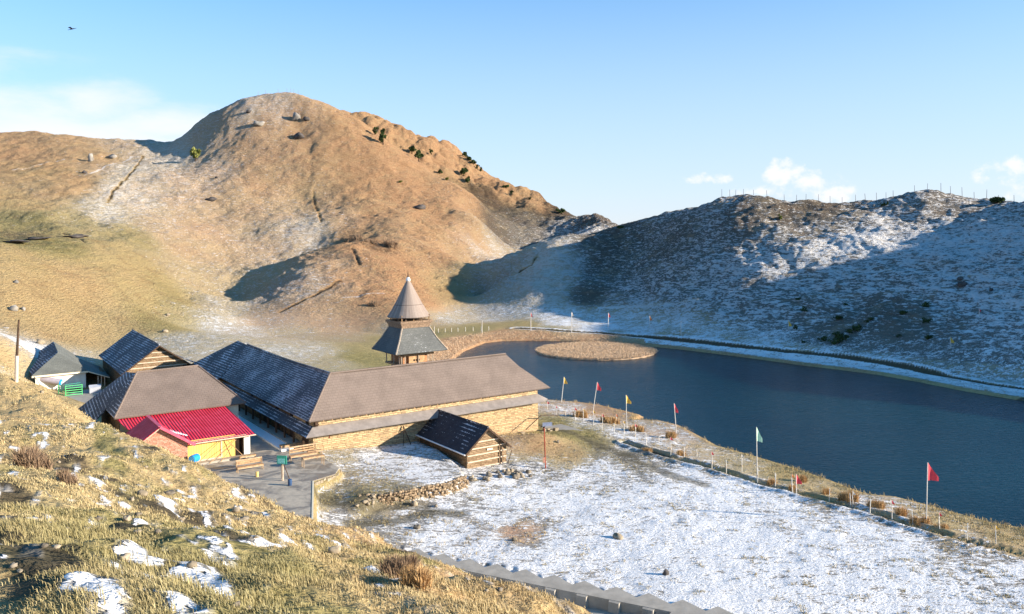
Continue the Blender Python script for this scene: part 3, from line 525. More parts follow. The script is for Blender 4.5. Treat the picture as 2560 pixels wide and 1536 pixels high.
def mat_water():
    t = Nt('lake_water'); P = t.pos()
    n1 = t.noise(t.vmul(P, (1.0, 1.5, 1)), 1.5, 4, .6, .4); n2 = t.noise(t.vmul(P, (1, 1.6, 1)), .35, 3, .6)
    big = t.noise(P, .03, 2, .5)
    t.col(t.mix(t.rng(big, .35, .65), (.0015, .021, .034), (.0035, .032, .046)))
    t.b.inputs['Roughness'].default_value = .10; t.b.inputs['IOR'].default_value = 1.33; t.b.inputs['Specular IOR Level'].default_value = .09
    t.bump(t.math('ADD', n1, t.math('MULTIPLY', n2, .8)), .38, .14); return t.m
terrain = build_terrain()
def build_water():
    P = np.array(LAKE); x0, y0 = P.min(0) - 3; x1, y1 = P.max(0) + 3
    me = np_mesh('lake_water', [(x0, y0, WATER_Z), (x1, y0, WATER_Z), (x1, y1, WATER_Z), (x0, y1, WATER_Z)], [(0, 1, 2, 3)], False)
    tag(link('lake_water', me, mat_water()), kind='structure')
    me = np_mesh('far_ground', [(-6000, -3000, -9), (6000, -3000, -9), (6000, 9000, -9), (-6000, 9000, -9)], [(0, 1, 2, 3)], False)
    t = Nt('far_ground'); t.col(t.mix(t.noise(t.pos(), .01), (.16, .12, .06), (.28, .25, .2))); tag(link('far_ground', me, t.m), kind='structure')
build_water()
def build_island():
    n = 26; V = []; Fc = []
    cx, cy = np.mean(np.array(ISL), 0)
    rings = np.linspace(0, 1, n); m = 96
    ang = np.linspace(0, 2 * math.pi, m, endpoint=False); PI_ = np.array(ISL); k = len(PI_)
    for r in rings:
        for a in ang:
            f = a / (2 * math.pi) * k; i = int(f) % k; g = f - int(f); p = PI_[i] * (1 - g) + PI_[(i + 1) % k] * g
            e = r * (1 + .012 * math.sin(a * 23) + .01 * math.sin(a * 41 + 1)); x, y = cx + (p[0] - cx) * e, cy + (p[1] - cy) * e
            z = WATER_Z + (.34 * (1 - r ** 12) if r < .985 else -.25) + .10 * float(fbm(np.array([x / .7]), np.array([y / .7]), 51, 2)[0]); V.append((x, y, z))
    for i in range(n - 1):
        for j in range(m): Fc.append((i * m + j, i * m + (j + 1) % m, (i + 1) * m + (j + 1) % m, (i + 1) * m + j))
    t = Nt('island_sod'); P = t.pos(); a = t.noise(P, 1.6, 4, .65)
    c = t.mix(t.rng(a, .35, .65), (.36, .23, .13), (.62, .45, .29)); t.col(c); t.bump(a, .8, .25)
    o = link('island', np_mesh('island', V, Fc), t.m); tag(o, 'round floating island of brown reeds in the dark lake', 'island')
build_island()
# ------------------------------------------------------------------ mesh builder
class MB:
    def __init__(s): s.V = []; s.F = []; s.uv = []
    def face(s, pts, uv=None):
        i = len(s.V); s.V += [tuple(p) for p in pts]; s.F.append(tuple(range(i, i + len(pts)))); s.uv.append(uv)
    def hexa(s, a, b):
        """a: four lower corners, b: four upper corners, counter-clockwise from above"""
        s.face(a[::-1]); s.face(b)
        for k in range(4): j = (k + 1) % 4; s.face([a[k], a[j], b[j], b[k]])
    def slab(s, top, th, up=None):
        """a sheet with thickness below it"""
        top = [Vector(p) for p in top]; n = (top[1] - top[0]).cross(top[-1] - top[0]).normalized()
        if n.z < 0: top = top[::-1]; n = -n
        bot = [p - n * th for p in top]; s.face(top); s.face(bot[::-1]); m = len(top)
        for k in range(m): j = (k + 1) % m; s.face([top[k], bot[k], bot[j], top[j]])
    def bar(s, p, q, w, h=None, up=(0, 0, 1)):
        p, q = Vector(p), Vector(q); d = (q - p).normalized(); u = Vector(up)
        if abs(d.dot(u)) > .95: u = Vector((1, 0, 0))
        x = d.cross(u).normalized() * w / 2; y = x.cross(d).normalized() * (h or w) / 2
        a = [p - x - y, p + x - y, p + x + y, p - x + y]; b = [v + (q - p) for v in a]
        s.face(a); s.face(b[::-1])
        for k in range(4): j = (k + 1) % 4; s.face([a[j], a[k], b[k], b[j]])
    def box(s, c, ex, ey, ez):
        """c centre of the bottom; ex, ey, ez full-size edge vectors"""
        c = Vector(c); ex, ey, ez = Vector(ex), Vector(ey), Vector(ez)
        a = [c - ex / 2 - ey / 2, c + ex / 2 - ey / 2, c + ex / 2 + ey / 2, c - ex / 2 + ey / 2]
        if ex.cross(ey).dot(ez) < 0: a = a[::-1]
        s.hexa(a, [v + ez for v in a])
    def tube(s, pts, rs, n=8, cap=True):
        pts = [Vector(p) for p in pts]; rings = []
        for i, p in enumerate(pts):
            d = (pts[min(i + 1, len(pts) - 1)] - pts[max(i - 1, 0)]).normalized()
            u = Vector((0, 0, 1)) if abs(d.z) < .9 else Vector((1, 0, 0)); x = d.cross(u).normalized(); y = x.cross(d).normalized()
            r = rs[i] if isinstance(rs, (list, tuple)) else rs
            rings.append([p + (x * math.cos(a) + y * math.sin(a)) * r for a in [2 * math.pi * k / n for k in range(n)]])
        for a, b in zip(rings[:-1], rings[1:]):
            for k in range(n): j = (k + 1) % n; s.face([a[k], a[j], b[j], b[k]])
        if cap: s.face(rings[0][::-1]); s.face(rings[-1])
    def build(s, name, mat, parent=None, smooth=False, origin=None):
        o0 = Vector(origin) if origin is not None else (Vector(parent.location) if parent is not None else Vector((0, 0, 0)))
        # children keep world coordinates: vertices are stored relative to the thing's base
        me = bpy.data.meshes.new(name); me.from_pydata([tuple(Vector(v) - o0) for v in s.V], [], s.F)
        ul = me.uv_layers.new(name='UVMap'); k = 0
        for fi, f in enumerate(s.F):
            P = [Vector(s.V[i]) for i in f]; n = Vector((0, 0, 0))
            for i in range(len(P)): n += P[i].cross(P[(i + 1) % len(P)])
            n = (n - Vector((0, 0, 0))); n = (P[1] - P[0]).cross(P[2] - P[0]); n = n.normalized() if n.length > 1e-9 else Vector((0, 0, 1))
            tv = Vector((0, 0, 1)).cross(n); tv = tv.normalized() if tv.length > .02 else Vector((D1.x, D1.y, 0)); bv = n.cross(tv)
            for p in P: ul.data[k].uv = (p.dot(tv), p.dot(bv)); k += 1
        if smooth: me.polygons.foreach_set('use_smooth', [True] * len(s.F))
        me.update(); o = bpy.data.objects.new(name, me); COL.objects.link(o)
        if mat: me.materials.append(mat)
        if parent is not None: o.parent = parent
        else: o.location = o0
        return o
_a = math.atan2(3220.0, F); D1 = Vector((math.sin(_a), math.cos(_a), 0)); D2 = Vector((-math.cos(_a), math.sin(_a), 0)); UP = Vector((0, 0, 1))

# ------------------------------------------------------------------ materials for built things
def uvn(t): return t.n('ShaderNodeUVMap').outputs[0]
def m_plain(name, c, rough=.8, var=.25, scale=3.0, spec=.25, bump=.0, metal=0.0):
    t = Nt(name); P = t.pos(); a = t.noise(P, scale, 4, .6)
    dk = tuple(x * (1 - var) for x in c); lt = tuple(min(1, x * (1 + var)) for x in c)
    t.col(t.mix(t.rng(a, .3, .7), dk, lt)); t.b.inputs['Roughness'].default_value = rough; t.b.inputs['Specular IOR Level'].default_value = spec
    t.b.inputs['Metallic'].default_value = metal
    if bump: t.bump(a, bump, .05)
    return t.m
def m_slate(name, base, snowy=0.0, course=.28, light=(.30, .27, .25), sop=.8):
    """courses of stone slates; snow dust lies on the lips of the courses"""
    t = Nt(name); uv = uvn(t); P = t.pos()
    br = t.n('ShaderNodeTexBrick'); t.l(uv, br.inputs['Vector']); br.inputs['Scale'].default_value = 1.0; br.inputs['Brick Width'].default_value = .42; br.inputs['Row Height'].default_value = course
    br.inputs['Mortar Size'].default_value = .022; br.inputs['Mortar Smooth'].default_value = .3; br.inputs['Color1'].default_value = (0, 0, 0, 1); br.inputs['Color2'].default_value = (1, 1, 1, 1); br.inputs['Mortar'].default_value = (.5, .5, .5, 1)
    big = t.noise(P, .5, 4, .6); fine = t.noise(P, 9, 3, .6)
    c = t.mix(t.math('MULTIPLY', br.outputs['Color'], .30), base, light)
    c = t.mix(t.rng(big, .35, .7, 0, .5), c, tuple(x * .62 for x in base))
    c = t.mix(t.rng(fine, .5, .75, 0, .3), c, light)
    c = t.mix(t.math('MULTIPLY', br.outputs['Fac'], .35), c, tuple(x * .45 for x in base))
    h = t.math('ADD', t.math('MULTIPLY', br.outputs['Color'], .5), t.math('MULTIPLY', br.outputs['Fac'], -1.0))
    if snowy:
        sp = t.n('ShaderNodeSeparateXYZ'); t.l(uv, sp.inputs[0]); v = t.math('FRACT', t.math('DIVIDE', sp.outputs[1], course))
        lip = t.rng(v, .55, .0)
        n = t.noise(t.vmul(P, (1, 1, 1)), 3.4, 6, .75); n2 = t.noise(P, .35, 3, .6)
        s = t.rng(t.math('ADD', t.math('ADD', t.math('MULTIPLY', lip, .22), n), t.math('MULTIPLY', t.math('SUBTRACT', n2, .5), .7)), .92 - snowy * .5, 1.02 - snowy * .5)
        c = t.mix(t.math('MULTIPLY', s, sop), c, (.78, .80, .85))
    t.col(c); t.bump(h, .6, .04); t.b.inputs['Roughness'].default_value = .75; t.b.inputs['Specular IOR Level'].default_value = .3
    return t.m
def m_stone(name, a=(.56, .42, .24), b=(.34, .24, .14), row=.17, wid=.45, beams=0.0, beamcol=(.50, .33, .17)):
    t = Nt(name); uv = uvn(t); P = t.pos()
    wob = t.noise(P, 1.6, 2, .5); mp = t.n('ShaderNodeVectorMath', operation='ADD'); t.l(uv, mp.inputs[0])
    cx = t.n('ShaderNodeCombineXYZ'); t.set(cx.inputs[0], t.math('MULTIPLY', wob, .35)); t.set(cx.inputs[1], t.math('MULTIPLY', wob, .14)); t.l(cx.outputs[0], mp.inputs[1])
    br = t.n('ShaderNodeTexBrick'); t.l(mp.outputs[0], br.inputs['Vector']); br.inputs['Scale'].default_value = 1.0; br.inputs['Brick Width'].default_value = wid; br.inputs['Row Height'].default_value = row
    br.inputs['Mortar Size'].default_value = .018; br.inputs['Mortar Smooth'].default_value = .6; br.inputs['Bias'].default_value = .1
    br.offset = .37; br.squash = 1.6; br.squash_frequency = 3
    br.inputs['Color1'].default_value = (0, 0, 0, 1); br.inputs['Color2'].default_value = (1, 1, 1, 1); br.inputs['Mortar'].default_value = (.3, .3, .3, 1)
    n = t.noise(t.vmul(P, (2.2, 2.2, 5.5)), 1.0, 5, .7); f = t.math('ADD', t.math('MULTIPLY', br.outputs['Color'], .45), t.math('MULTIPLY', n, .75))
    c = t.mix(t.rng(f, .28, .85), b, a); c = t.mix(t.rng(n, .60, .74), c, (.70, .58, .40)); c = t.mix(t.math('MULTIPLY', br.outputs['Fac'], .75), c, (.10, .065, .035))
    c = t.mix(t.rng(n, .40, .30, 0, .8), c, (.11, .07, .04))
    h = t.math('SUBTRACT', t.math('MULTIPLY', f, .8), br.outputs['Fac'])
    if beams:
        sp = t.n('ShaderNodeSeparateXYZ'); t.l(uv, sp.inputs[0]); v = t.math('FRACT', t.math('DIVIDE', sp.outputs[1], beams)); k = t.math('LESS_THAN', v, .18)
        c = t.mix(k, c, t.mix(t.rng(t.noise(t.vmul(P, (3, 3, 12)), 1.0, 3), .3, .7), tuple(x * .75 for x in beamcol), tuple(min(1, x * 1.35) for x in beamcol))); h = t.math('ADD', h, k)
    t.col(c); t.bump(h, .9, .06); t.b.inputs['Roughness'].default_value = .95; return t.m
def m_planks(name, a, b, width=.16, vertical=True):
    t = Nt(name); uv = uvn(t); sp = t.n('ShaderNodeSeparateXYZ'); t.l(uv, sp.inputs[0]); u = sp.outputs[0] if vertical else sp.outputs[1]
    k = t.math('DIVIDE', u, width); fr = t.math('FRACT', k); idx = t.math('FLOOR', k)
    wn = t.n('ShaderNodeTexWhiteNoise', noise_dimensions='1D'); t.l(idx, wn.inputs['W'])
    P = t.pos(); g = t.noise(t.vmul(P, (9, 9, 1.2) if vertical else (1.2, 1.2, 9)), 1.0, 4, .6)
    c = t.mix(t.math('ADD', t.math('MULTIPLY', wn.outputs['Value'], .6), t.math('MULTIPLY', g, .5)), a, b)
    gap = t.math('MAXIMUM', t.math('LESS_THAN', fr, .06), t.math('GREATER_THAN', fr, .96)); c = t.mix(gap, c, tuple(x * .25 for x in a))
    t.col(c); t.bump(t.math('SUBTRACT', t.math('MULTIPLY', g, .3), gap), .5, .02); return t.m
def m_tin(name, c, c2, pitch=.20):
    t = Nt(name); uv = uvn(t); sp = t.n('ShaderNodeSeparateXYZ'); t.l(uv, sp.inputs[0]); P = t.pos()
    w = t.math('SINE', t.math('MULTIPLY', sp.outputs[0], 2 * math.pi / pitch)); n = t.noise(P, 1.3, 4, .6)
    rib = t.rng(w, .35, .9); cc = t.mix(t.rng(n, .35, .7), c, c2); cc = t.mix(t.math('MULTIPLY', rib, .45), cc, tuple(x * .42 for x in c))
    t.col(cc); t.bump(w, .7, .05); t.b.inputs['Roughness'].default_value = .5; t.b.inputs['Specular IOR Level'].default_value = .25; return t.m
M = {}
M['slate_bare'] = m_slate('slate_bare', (.215, .165, .135), 0, .30, (.275, .215, .175))
M['slate_snow'] = m_slate('slate_snow', (.095, .095, .108), .67, .24, (.16, .16, .17), .55)  # darker than slate_bare: shade of the unlit slope in the base, under snow
M['slate_dark'] = m_slate('slate_dark', (.085, .088, .098), .58, .34, (.12, .12, .14))  # dark slates; for unlit slopes the shade is in their colour
M['slate_hut'] = m_slate('slate_hut', (.035, .035, .045), .40, .40, (.09, .09, .10))  # left slope of the hut: shade blackened into the slate, under snow
M['slate_moss'] = m_slate('slate_moss', (.17, .175, .15), .10, .32, (.30, .30, .26))
M['slate_temple'] = m_slate('slate_temple', (.115, .12, .115), .20, .26, (.24, .24, .22))
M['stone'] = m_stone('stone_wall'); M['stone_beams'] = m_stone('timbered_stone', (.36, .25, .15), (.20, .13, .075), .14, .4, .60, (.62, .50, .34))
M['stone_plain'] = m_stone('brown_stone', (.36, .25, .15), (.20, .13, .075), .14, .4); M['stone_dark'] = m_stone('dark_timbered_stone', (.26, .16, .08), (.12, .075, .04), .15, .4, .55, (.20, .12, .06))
M['wood_dark'] = m_plain('dark_timber', (.075, .045, .028), .8, .4, 6); M['wood'] = m_plain('weathered_timber', (.42, .26, .14), .8, .3, 5)
M['wood_mid'] = m_plain('grey_timber', (.24, .165, .11), .85, .35, 6); M['wood_pale'] = m_plain('pale_timber', (.58, .46, .34), .75, .2, 5); M['carved'] = m_plain('carved_cedar', (.40, .20, .10), .75, .35, 7)
M['cone'] = m_planks('cedar_boards', (.30, .225, .185), (.42, .33, .28), .30)
M['yellow'] = m_planks('yellow_boards', (.68, .43, .12), (.80, .54, .17), .22); M['cream'] = m_plain('cream_plaster', (.78, .70, .52), .9, .06, 2)
M['white'] = m_plain('whitewash', (.80, .77, .68), .9, .1, 1.5, bump=.2); M['red_tin'] = m_tin('red_tin', (.64, .018, .045), (.74, .055, .11), .26)
M['pink'] = m_stone('pink_brick', (.60, .34, .25), (.46, .21, .14), .11, .30); M['black'] = m_plain('dark_inside', (.02, .013, .010), .9, .3)
M['concrete'] = m_plain('concrete', (.40, .36, .30), .9, .14, 1.2, bump=.3); M['wet'] = m_plain('wet_concrete', (.22, .19, .155), .55, .3, .6, .4); M['metal'] = m_plain('steel', (.45, .45, .46), .4, .15, 5, .5, metal=.6)
M['snow'] = m_plain('snow', (.85, .84, .83), 1.0, .04, 3); M['blue'] = m_plain('blue_plastic', (.02, .30, .72), .45, .1, 3, .5); M['green'] = m_plain('green_paint', (.12, .62, .22), .5, .1, 3, .4); M['teal'] = m_plain('teal_sign', (.05, .40, .28), .5, .15, 6, .4)
M['rust'] = m_plain('rusty_red', (.30, .06, .03), .7, .3, 5); M['rock'] = m_plain('rock', (.20, .17, .13), .95, .4, 2.5, bump=.7); M['rock_lt'] = m_plain('pale_rock', (.33, .27, .19), .95, .35, 4, bump=.6)

# ------------------------------------------------------------------ the long rest house round the temple court
def W2(o, a, b, z): return Vector((o.x, o.y, 0)) + D1 * a + D2 * b + UP * z
def wall_box(mb, o, a0, a1, b0, b1, z0, z1):
    mb.hexa([W2(o, a0, b0, z0), W2(o, a1, b0, z0), W2(o, a1, b1, z0), W2(o, a0, b1, z0)], [W2(o, a0, b0, z1), W2(o, a1, b0, z1), W2(o, a1, b1, z1), W2(o, a0, b1, z1)])
def sub(P, Q, t): return P + (Q - P) * t
def rest_house():
    O = Vector((-18.85, 79.3, 0)); T = empty('rest_house', W2(O, 0, 0, 1.9), 'long two storey stone rest house with brown slate roof and snowy side wing', 'building')
    LF, LS, D = 25.6, 42.0, 5.9
    m = MB(); wall_box(m, O, 0, LF, 0, D, -1.5, 5.0); m.build('front_wall', M['stone'], T)
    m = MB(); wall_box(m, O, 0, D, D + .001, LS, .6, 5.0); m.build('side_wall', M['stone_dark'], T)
    # timber bands on the sunny front
    m = MB()
    for z, a in ((4.86, .10), (2.3, .05), (1.35, .04), (.6, .035)):
        m.bar(W2(O, .02 if z > 1.5 else 8, -a / 2, z), W2(O, LF - .02, -a / 2, z), a, .11)
    for b in (0,): m.bar(W2(O, LF + .03, .02, 2.3), W2(O, LF + .03, D, 2.3), .08, .12)
    m.build('timber_band', M['wood'], T)
    # main roof: front slope, hipped back, right half-hip, side wing
    ze, zr, e = 4.80, 8.45, .55
    E = W2(O, -e, -e, ze); P = W2(O, D / 2 - .02, D / 2 - .02, zr)
    FR = W2(O, LF + 1.35, -e, ze); RR = W2(O, 23.4, D / 2, zr); FRk = W2(O, 24.3, D / 2 - 1.3, 7.15); BRk = W2(O, 24.3, D / 2 + 1.3, 7.15); BR = W2(O, LF + 1.35, D + e, ze)
    IN = W2(O, D + e, D + e, ze)
    mf = MB(); mf.slab([E, FR, FRk, RR, P], .14); mf.build('roof', M['slate_bare'], T)
    m = MB(); m.slab([RR, FRk, BRk], .1); m.slab([FRk, FR, BR, BRk], .1); m.slab([RR, BRk, BR, IN, P], .14); m.build('rear_roof', M['slate_bare'], T)
    SE = W2(O, -e, 30.6, ze); SP = W2(O, D / 2, 30.6, zr + .02); SI = W2(O, D + e, 30.6, ze)
    m = MB()
    # slightly sagging side slope in strips
    n = 8
    for k in range(n):
        t0, t1 = k / n, (k + 1) / n; s0, s1 = -.22 * math.sin(math.pi * t0), -.22 * math.sin(math.pi * t1)
        a0, a1 = sub(E, SE, t0) + UP * s0 * .4, sub(E, SE, t1) + UP * s1 * .4; b0, b1 = sub(P, SP, t0) + UP * s0, sub(P, SP, t1) + UP * s1
        m.slab([a0, a1, b1, b0], .14)
    m.build('side_roof', M['slate_snow'], T)
    m = MB(); m.slab([P, SP, SI, IN], .12); m.build('court_roof', M['slate_bare'], T)
    # far lower block of the side wing
    e2 = 1.5; A0 = W2(O, -e2 + .3, 30.2, 4.35); A1 = W2(O, -e2 + .5, 43.3, 4.9); B0 = W2(O, D / 2, 29.0, zr - .1); B1 = W2(O, D / 2, 34.9, zr + .12); C1 = W2(O, D + 1.2, 43.3, 4.9); C0 = W2(O, D + 1.2, 29.6, 4.8)
    m = MB(); m.slab([A0, A1, B1, B0], .14); m.slab([A1, C1, B1], .14); m.slab([B0, B1, C1, C0], .14); m.build('far_roof', M['slate_dark'], T)
    m = MB(); m.tube([P + UP * .04, sub(P, SP, .5) - UP * .18, SP + UP * .04], .12, 6); m.build('ridge_cap', M['slate_dark'], T)
    m = MB(); m.tube([P + UP * .03, RR + UP * .03], .10, 6); m.tube([E + UP * .03, P + UP * .03], .09, 6); m.build('ridge_cap', M['slate_bare'], T)
    # skirt roof between the storeys
    z1, z0, w = 4.18, 3.50, 1.05
    m = MB(); m.slab([W2(O, 0, -.02, z1), W2(O, LF, -.02, z1), W2(O, LF + .1, -w, z0), W2(O, -w, -w, z0)], .10)
    m.slab([W2(O, LF, -.02, z1), W2(O, LF, D, z1), W2(O, LF + w + .2, D, z0), W2(O, LF + w + .2, -w * .2, z0), W2(O, LF + .1, -w, z0)], .10); m.build('skirt_roof', m_plain('grey_tin', (.27, .235, .21), .8, .15, 1.5), T)
    m = MB(); m.slab([W2(O, -.02, 0, z1), W2(O, -.02, LS, z1), W2(O, -w, LS, z0), W2(O, -w, -w, z0)], .10); m.build('side_skirt_roof', M['slate_dark'], T)
    # verandah posts, door openings and struts on the shaded side
    for k in range(9):
        m = MB(); m.bar(W2(O, -.85, .3 + k * 2.6, 1.2), W2(O, -.85, .3 + k * 2.6, 3.45), .16); m.build('post', M['wood_dark'], T)
    for k in range(4):
        m = MB(); wall_box(m, O, -.06, .02, 1.2 + k * 4.2, 2.2 + k * 4.2, 1.9, 3.3); m.build('door', M['wood_dark'], T)
    for k in range(5):
        m = MB(); wall_box(m, O, -.05, .02, 1.0 + k * 4.4, 1.8 + k * 4.4, 4.2, 4.7); m.build('window', M['black'], T)
    m = MB()
    for k in range(1, 30): m = MB(); m.bar(W2(O, k * .86, -.02, 4.75), W2(O, k * .86, -.5, 4.70), .09); m.build('rafter', M['wood'], T)
    m = MB(); m.bar(W2(O, .25, -.35, 4.3), W2(O, .25, .0, 4.72), .30, .35); m.build('corner_beam', M['wood_dark'], T)
    for a, b in ((8.8, 9.2), (9.7, 9.2)):
        m = MB(); m.bar(W2(O, a, -1.0, 1.0), W2(O, b, -.15, 3.0), .07); m.build('prop', M['wood_dark'], T)
    for a in (1.6, 13.5, 21.5):
        m = MB(); m.bar(W2(O, a, -.03, 2.9), W2(O, a, -.03, 3.6), .07); m.build('drain', M['rust'], T)
    # stone plinth along the side, snow dusted
    m = MB(); wall_box(m, O, -1.35, -.25, 2.0, 26, 1.0, 2.25); m.build('plinth', M['concrete'], T)
    m = MB(); wall_box(m, O, -2.5, -1.36, 1.5, 22, 1.2, 2.12); m.build('snowy_step', M['snow'], T)
    # low broken foundation at the lakeward corner
    m = MB()
    for k in range(34):
        m = MB(); a = 19 + random.random() * 8.5; m.box(W2(O, a, -.4 - random.random() * 1.2, -.1), D1 * random.uniform(.25, .6), D2 * random.uniform(.2, .5), (0, 0, random.uniform(.25, .75))); m.build('footing_stone', M['rock_lt'], T)
    # wooden hand rail at the lakeward corner
    m = MB(); m.bar(W2(O, 23, -1.4, .9), W2(O, 25.2, -1.2, 2.1), .07); m.bar(W2(O, 25.2, -1.2, 2.1), W2(O, 27.6, -1.0, 1.75), .07); m.build('railing', M['wood_dark'], T)
rest_house()
def porch_slab():
    O = Vector((-18.85, 79.3, 0)); m = MB(); wall_box(m, O, 25.8, 29.6, -3.0, 1.2, -.6, .12)
    tag(m.build('stone_platform', M['concrete'], origin=W2(O, 27, -1, 0)), 'low concrete platform at the lakeward corner of the long stone house', 'platform')
porch_slab()

# ------------------------------------------------------------------ the pagoda temple
def temple():
    C = Vector((-13.5, 109.85, 0)); T = empty('pagoda_temple', (C.x, C.y, .5), 'tall wooden pagoda temple with a conical top roof above a square slate roof', 'temple')
    def q(s, z, c=C): return [W2(c, -s, -s, z), W2(c, s, -s, z), W2(c, s, s, z), W2(c, -s, s, z)]
    m = MB(); m.hexa(q(2.9, -.5), q(2.9, 1.0)); m.build('plinth', M['stone_beams'], T)
    m = MB(); m.hexa(q(1.75, 1.0), q(1.75, 7.0)); m.build('body', M['carved'], T)
    m = MB(); lo, hi = q(4.0, 3.6), q(1.76, 5.0)
    for k in range(4): m.slab([lo[k], lo[(k + 1) % 4], hi[(k + 1) % 4], hi[k]], .12)
    m.build('lower_roof', M['slate_temple'], T)
    # gallery between the lower roofs, seen over the long house
    m = MB(); m.hexa(q(2.35, 5.30), q(2.35, 5.52)); m.build('gallery_floor', M['wood'], T)
    for a, b in ((-2.2, -2.2), (-1.7, -2.2), (2.2, -2.2), (1.5, -2.2), (-2.2, 2.2), (2.2, 2.2), (-2.2, 0), (2.2, 0), (.2, -2.2), (-2.2, -1.5)):
        m = MB(); m.bar(W2(C, a, b, 5.5), W2(C, a, b, 7.1), .13); m.build('post', M['wood_pale'], T)
    m = MB()
    for k in range(3): m.hexa([W2(C, -1.1 + k * .25, -1.76 - .10 * (3 - k), 5.5), W2(C, 1.1 - k * .25, -1.76 - .10 * (3 - k), 5.5), W2(C, 1.1 - k * .25, -1.70, 5.5), W2(C, -1.1 + k * .25, -1.70, 5.5)], [W2(C, -1.1 + k * .25, -1.76 - .10 * (3 - k), 6.9 - k * .22), W2(C, 1.1 - k * .25, -1.76 - .10 * (3 - k), 6.9 - k * .22), W2(C, 1.1 - k * .25, -1.70, 6.9 - k * .22), W2(C, -1.1 + k * .25, -1.70, 6.9 - k * .22)])
    m.build('carved_frame', M['wood'], T)
    m = MB()
    for k in (-.35, 0, .35): m.box(W2(C, k, -2.09, 5.85), D1 * .2, D2 * .05, (0, 0, .22))
    m.build('lattice_opening', M['black'], T)
    m = MB(); m.bar(W2(C, -2.3, -2.3, 6.7), W2(C, 2.3, -2.3, 6.7), .16, .2); m.bar(W2(C, -2.3, -2.3, 6.7), W2(C, -2.3, 2.3, 6.7), .16, .2); m.build('beam', M['wood'], T)
    # square slate roof, gently flared
    lo, mi, hi = q(3.62, 7.08), q(2.62, 8.62), q(1.85, 10.2)
    m = MB()
    for k in range(4):
        j = (k + 1) % 4; m.slab([lo[k], lo[j], mi[j], mi[k]], .12); m.slab([mi[k], mi[j], hi[j], hi[k]], .12)
    m.build('square_roof', M['slate_temple'], T)
    for k in range(4):
        m = MB(); m.bar(lo[k] + UP * .04, mi[k] + UP * .05, .14, .10); m.bar(mi[k] + UP * .05, hi[k] + UP * .04, .14, .10); m.build('hip_board', M['wood_pale'], T)
    m = MB()
    for k in range(13):
        m = MB(); a = -2.9 + k * .48; m.bar(W2(C, a, -1.7, 7.15), W2(C, a, -2.9, 7.05), .1); m.build('rafter', M['wood_dark'], T)
    m = MB(); m.hexa(q(1.98, 10.05), q(2.0, 10.42)); m.hexa(q(2.12, 10.44), q(2.12, 10.62)); m.hexa(q(2.25, 10.64), q(2.25, 10.92)); m.build('drum', M['wood_mid'], T)
    for k in range(8):
        a = -1.9 + k * 3.8 / 7
        for sd in (-1, 1):
            m = MB(); b = W2(C, a, sd * 1.9, 10.9) if k % 2 else W2(C, sd * 1.9, a, 10.9); m.bar(b, b + UP * .75 + (D1 * .08 if k % 4 else D2 * .05), .13); m.build('bracket', M['wood_mid'] if k % 3 else M['wood'], T)
    m = MB(); n = 36; prof = [(2.78, 11.40), (2.25, 12.15), (1.62, 13.25), (1.0, 14.45), (.42, 15.60), (.16, 16.05)]
    rings = [[C + Vector((r * math.cos(2 * math.pi * k / n), r * math.sin(2 * math.pi * k / n), z)) for k in range(n)] for r, z in prof]
    for a, b in zip(rings[:-1], rings[1:]):
        for k in range(n): m.face([a[k], a[(k + 1) % n], b[(k + 1) % n], b[k]])
    under = [C + Vector((2.66 * math.cos(2 * math.pi * k / n), 2.66 * math.sin(2 * math.pi * k / n), 11.30)) for k in range(n)]
    for k in range(n): m.face([under[k], under[(k + 1) % n], rings[0][(k + 1) % n], rings[0][k]])
    m.face(under[::-1]); m.build('cone_roof', m_cone(), T)
    m = MB()
    m.tube([C + UP * 15.85, C + UP * 16.0, C + UP * 16.25, C + UP * 16.4], [.24, .30, .24, .10], 14); m.build('metal_cap', m_plain('bright_tin', (.78, .78, .76), .35, .1, 5, .6), T, smooth=True)
    m = MB(); m.tube([C + UP * 16.35, C + UP * 16.6, C + UP * 17.25], [.12, .07, .01], 8); m.build('finial', M['wood_dark'], T)
def m_cone():
    t = Nt('cone_boards'); P = t.pos(); sb = t.n('ShaderNodeVectorMath', operation='SUBTRACT'); t.l(P, sb.inputs[0]); sb.inputs[1].default_value = (-13.5, 109.85, 0)
    sp = t.n('ShaderNodeSeparateXYZ'); t.l(sb.outputs[0], sp.inputs[0]); a = t.math('MULTIPLY', t.math('ARCTAN2', sp.outputs[1], sp.outputs[0]), 7.0)
    fr = t.math('FRACT', a); wn = t.n('ShaderNodeTexWhiteNoise', noise_dimensions='1D'); t.l(t.math('FLOOR', a), wn.inputs['W'])
    n = t.noise(t.vmul(P, (4, 4, .6)), 1.0, 4, .6)
    c = t.mix(t.math('ADD', t.math('MULTIPLY', wn.outputs['Value'], .5), t.math('MULTIPLY', n, .5)), (.23, .18, .15), (.39, .32, .27))
    c = t.mix(t.math('MULTIPLY', t.math('LESS_THAN', fr, .07), .5), c, (.12, .08, .06))
    c = t.mix(t.math('LESS_THAN', t.math('ABSOLUTE', t.math('SUBTRACT', sp.outputs[2], 12.9)), .03), c, (.14, .10, .08)); t.col(c); t.bump(n, .4, .04); return t.m
temple()

